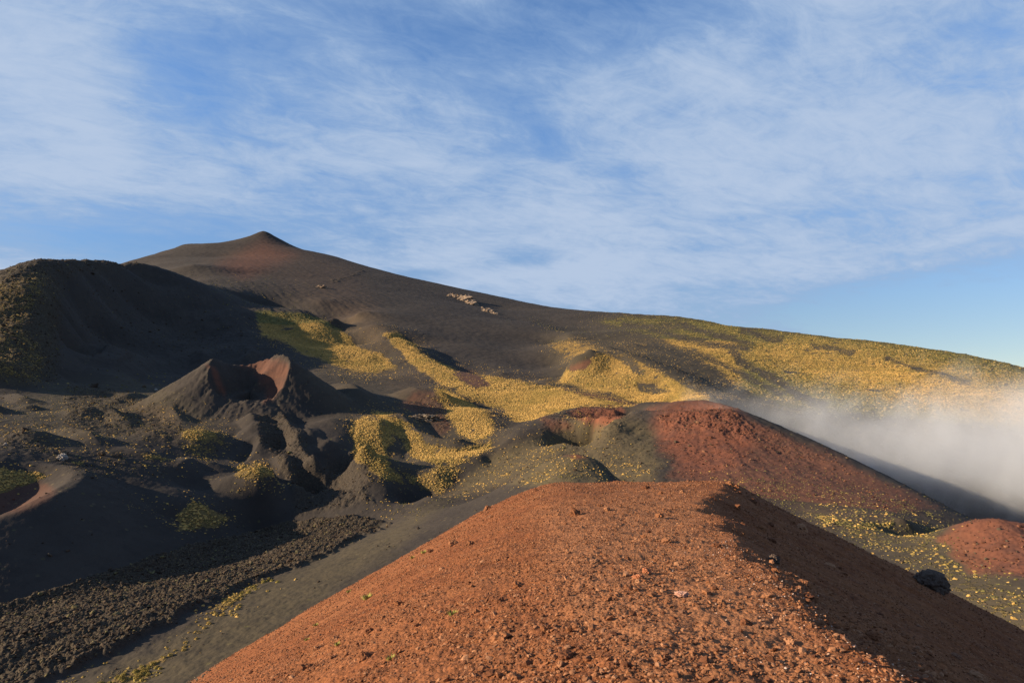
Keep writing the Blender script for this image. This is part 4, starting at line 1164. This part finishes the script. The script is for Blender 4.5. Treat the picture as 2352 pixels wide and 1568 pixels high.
    rock(270, 1049, 15, 'brown lava rock with a long shadow, left of the row of yellow tufts', lava, 12, 'land', flat=.7)
    rock(359, 897, 8, 'small pale rock on the ash left of the horseshoe cone', grey, 13, 'land')
    rock(331, 889, 8, 'yellowish lichened rock beside a dark gully left of the horseshoe cone', lava, 14, 'land')
    rock(12, 1022, 7, 'small white stone at the foot of a rubble mound, left edge', grey, 15, 'land')
    rock(264, 1064, 7, 'small rounded rock below the row of shadowed lava rocks', lava, 16, 'land')
    # rubble on the lava, the crags and the broken mounds
    dA = np.gradient(A_)[None, :]; dL = np.gradient(L_)[:, None]; area = R_ * R_ * dA * dL * (np.abs(np.arctan2(X_, Y_)) < .76)
    rough = np.maximum(C_['rough'], C_['crag']) * (1 - C_['flow'])
    speck = np.clip(fbm(X_, Y_, 18.0, 4, .6, seed=95) * 2.2, 0, 1) * (R_ < 900) * .16
    lm = stone_material('lava_rubble', [(0.0, (.030,.023,.018)), (.5, (.058,.044,.032)), (.85, (.095,.070,.046)), (1.0, (.13,.115,.05))], 1.5)
    rm = stone_material('red_rubble', [(0.0, (.07,.030,.020)), (.6, (.13,.055,.034)), (1.0, (.17,.085,.05))], 1.5)
    for nm, w, n, s0, mt, lab in (('lava_rubble', C_['flow'] * (R_ < 420), 26000, .20, lm, 'broken lava blocks strewn over the rough flow'),
                                  ('rubble', (rough * (1 - C_['red']) + speck) * (R_ < 900), 36000, .22, lm, 'brown lava rubble scattered on the mounds and ash of the valley'),
                                  ('red_rubble', (rough + .06) * C_['red'] * (R_ < 600), 9000, .22, rm, 'reddish rubble on the crags of the red crater cone'),
                                  ('slope_rubble', rough * (R_ >= 700) * (R_ < 1700), 16000, .45, lm, 'coarse rubble on the spur and face of the shaded hill')):
        x, y, z, il, ia = cell_pick(w * area, n, rng)
        s = s0 * np.exp(rng.normal(0, .55, n))
        v_, f_ = bake(protos, np.stack([x, y, z + s * .2], 1), s, rng.rand(n) * 6.28, rng.randint(0, 8, n), .6 + .6 * rng.rand(n), n, .2)
        tag(put('rubble', mesh_np(nm, v_, f_, mt, smooth=False)), lab, 'rubble', kind='stuff')
    # stones on the grey lower flank of the near ridge
    n = 40000
    rr = np.exp(rng.uniform(math.log(9), math.log(300), n)); a = rng.uniform(-.72, .1, n); x, y = np.sin(a) * rr, np.cos(a) * rr
    z = fg_z(x, y)[0]; uu, vv = to_px(x, y, z)
    ok = (z > land_lookup(x, y)) & (vv < 1620) & (uu > -60) & (sdist(uu, vv, np.array([(360,1640),(560,1470),(700,1367),(830,1262),(940,1190),(985,1160),(1040,1080),(1700,1040),(2700,1500),(2700,1700)], float)) < 4) & (fbm(x, y, 5.0, 3, seed=96) + .4 * rng.rand(n) > .1)
    x, y, z, rr = x[ok], y[ok], z[ok], rr[ok]; n = len(x)
    s = np.maximum(.03, rr * .0010) * np.exp(rng.normal(0, .45, n))
    gm = stone_material('grey_cinder', [(0.0, (.035,.028,.023)), (.55, (.085,.066,.048)), (.9, (.14,.11,.075)), (1.0, (.11,.055,.032))], 8.0)
    v_, f_ = bake(protos, np.stack([x, y, z + s * .2], 1), s, rng.rand(n) * 6.28, rng.randint(0, 8, n), .6 + .5 * rng.rand(n), 9, .2)
    tag(put('gravel', mesh_np('grey_gravel', v_, f_, gm, smooth=False)), 'grey brown cinder gravel on the lower left flank of the near ridge', 'gravel', kind='stuff')
    # craggy rib of rock on the bare mountain slope
    pts = [(1030,674),(1038,676),(1048,680),(1060,686),(1072,690),(1084,694),(1096,699),(1108,706),(1120,710),(1132,715),(1142,720)]
    vv, ff, off = [], [], 0
    fp = np.array(pts, float); rg = np.random.RandomState(77)
    for i in range(46):
        q = rg.rand() ** 1.2 * (len(fp) - 1.001); k = int(q); uv = fp[k] + (fp[k + 1] - fp[k]) * (q - k) + rg.normal(0, (2.2, 1.6))
        p = land_hit(uv[0], uv[1] + 3); s = (9.5 - .55 * q) * math.exp(rg.normal(-.25, .45))
        rv, rf = rock_proto(200 + i, 2, .38, .9); rv = rv * (s * 1.4, s, s * .8) + p + (0, 0, s * .05)
        vv.append(rv); ff.append(rf + off); off += len(rv)
    rib = stone_material('rib_rock', [(0.0, (.20,.15,.115)), (1.0, (.24,.18,.13))], .12, False)
    tag(put('rock_outcrop', mesh_np('rock_outcrop', np.concatenate(vv), np.concatenate(ff), rib, smooth=False)), 'pale craggy rock rib running down the bare mountain slope below the skyline', 'rock outcrop')
    p = land_hit(738, 661); rv, rf = rock_proto(230, 3, .5, .7); rv = rv * (14, 9, 9) + p
    tag(put('rock_outcrop', mesh_np('rock_outcrop', rv, rf, rib, smooth=False)), 'small isolated rock outcrop on the slope below the summit', 'rock outcrop')
    # cliff face in the hollow
    p = land_hit(975, 962); rv, rf = rock_proto(231, 3, .5, .7); rv = rv * (11, 5, 5) + p + (0, 0, 0)
    tag(put('rock_outcrop', mesh_np('rock_outcrop', rv, rf, stone_material('cliff_rock', [(0.0, (.16,.13,.10)), (1.0, (.19,.15,.115))], .8, False), smooth=False)), 'pale rock face at the edge of the dark hollow among golden tussocks', 'rock outcrop')
build_stones()

def build_weeds():
    m, T, bs, out = new_mat('weed_leaf')
    geo = T.node('ShaderNodeNewGeometry')
    T.put(bs.inputs['Base Color'], T.mix(geo.outputs['Random Per Island'], (.13,.15,.035), (.30,.27,.08)))
    for i, (u, v, wpx, lab) in enumerate([
        (1039,1411,26,'bright green weed on the red slope left of the dark pits'), (944,1257,24,'long pale green weed high on the left red slope'),
        (842,1375,30,'tall yellow green weed halfway up the left red slope'), (774,1481,18,'small round green weed near the bottom of the red slope'),
        (897,1514,24,'yellow flowering weed at the bottom of the left red slope'), (801,1360,14,'tiny weed beside the tall yellow green one'),
        (973,1270,16,'small weed right of the long pale green one'), (947,1282,14,'tiny low weed just below the long pale green one'),
        (725,1437,14,'faint dry weed near the grey edge of the red slope'), (705,1470,14,'dry weed at the grey edge, lowest on the left')]):
        rng = np.random.RandomState(300 + i); p = fg_hit(u, v); s = wpx / 2 * math.hypot(p[0], p[1]) / 1568
        vs, fs = [], []
        for b in range(55):
            t = rng.rand() * 6.28; q = rng.rand() ** .6 * .7
            base = np.array([math.cos(t) * q * 1.2, math.sin(t) * q, 0.0])
            d = np.array([math.cos(t) * .5, math.sin(t) * .5, .9 + .4 * rng.rand()]) * (.35 + .4 * rng.rand())
            sd = np.array([-math.sin(t), math.cos(t), 0]) * .07
            k = len(vs); vs += [base - sd, base + sd, base + d * .6 + sd * .9, base + d * .6 - sd * .9, base + d + rng.randn(3) * .05]
            fs += [(k, k + 1, k + 2), (k, k + 2, k + 3), (k + 3, k + 2, k + 4)]
        o = put('weed', mesh_np('weed', np.array(vs), np.array(fs), m, smooth=False), tuple(p), (0, 0, rng.rand() * 6), (s, s, s))
        tag(o, lab, 'weed')
build_weeds()

# ------------------------------------------------------------------ drifting cloud in the valley on the right
def build_cloud():
    c = W(2390, 1062, 640)
    v, f = ico(2)
    v = v * np.array([400, 210, 130])
    m = bpy.data.materials.new('valley_cloud'); m.use_nodes = True
    T = NT(m.node_tree); T.n.clear()
    out = T.node('ShaderNodeOutputMaterial'); vol = T.node('ShaderNodeVolumePrincipled')
    T.l.new(vol.outputs[0], out.inputs['Volume'])
    tc = T.node('ShaderNodeTexCoord'); P = tc.outputs['Object']
    x, y, z = T.sep(P)
    wp = T.noise(P, .006, 3, .5, out=1)
    PW = T.vmath('ADD', P, T.vmath('MULTIPLY', T.vmath('SUBTRACT', wp, (.5, .5, .5)), (70.0, 50.0, 60.0)))
    n = T.noise(PW, .011, 7, .60, .5); n2 = T.noise(T.vmath('MULTIPLY', PW, (1.0, 1.0, .55)), .034, 5, .62, .8)
    # body thickens to the right and downward, wisps climb above
    q = T.vmath('LENGTH', T.vmath('DIVIDE', P, (330.0, 175.0, 92.0)))
    d = T.math('SUBTRACT', T.math('ADD', T.math('MULTIPLY', n, 1.9), T.math('MULTIPLY', n2, .9)), T.math('ADD', T.math('MULTIPLY', q, 1.05), .56))
    d = T.math('POWER', T.ramp(d, 0.0, .9, smooth=False), 1.5)
    T.put(vol.inputs['Density'], T.math('MULTIPLY', d, .020))
    vol.inputs['Color'].default_value = (.92, .93, .94, 1)
    vol.inputs['Anisotropy'].default_value = .2
    o = put('cloud', mesh_np('cloud', v, f, m), tuple(c))
    tag(o, 'pale grey cloud bank drifting up the valley behind the crater cone', 'cloud', kind='stuff')
build_cloud()
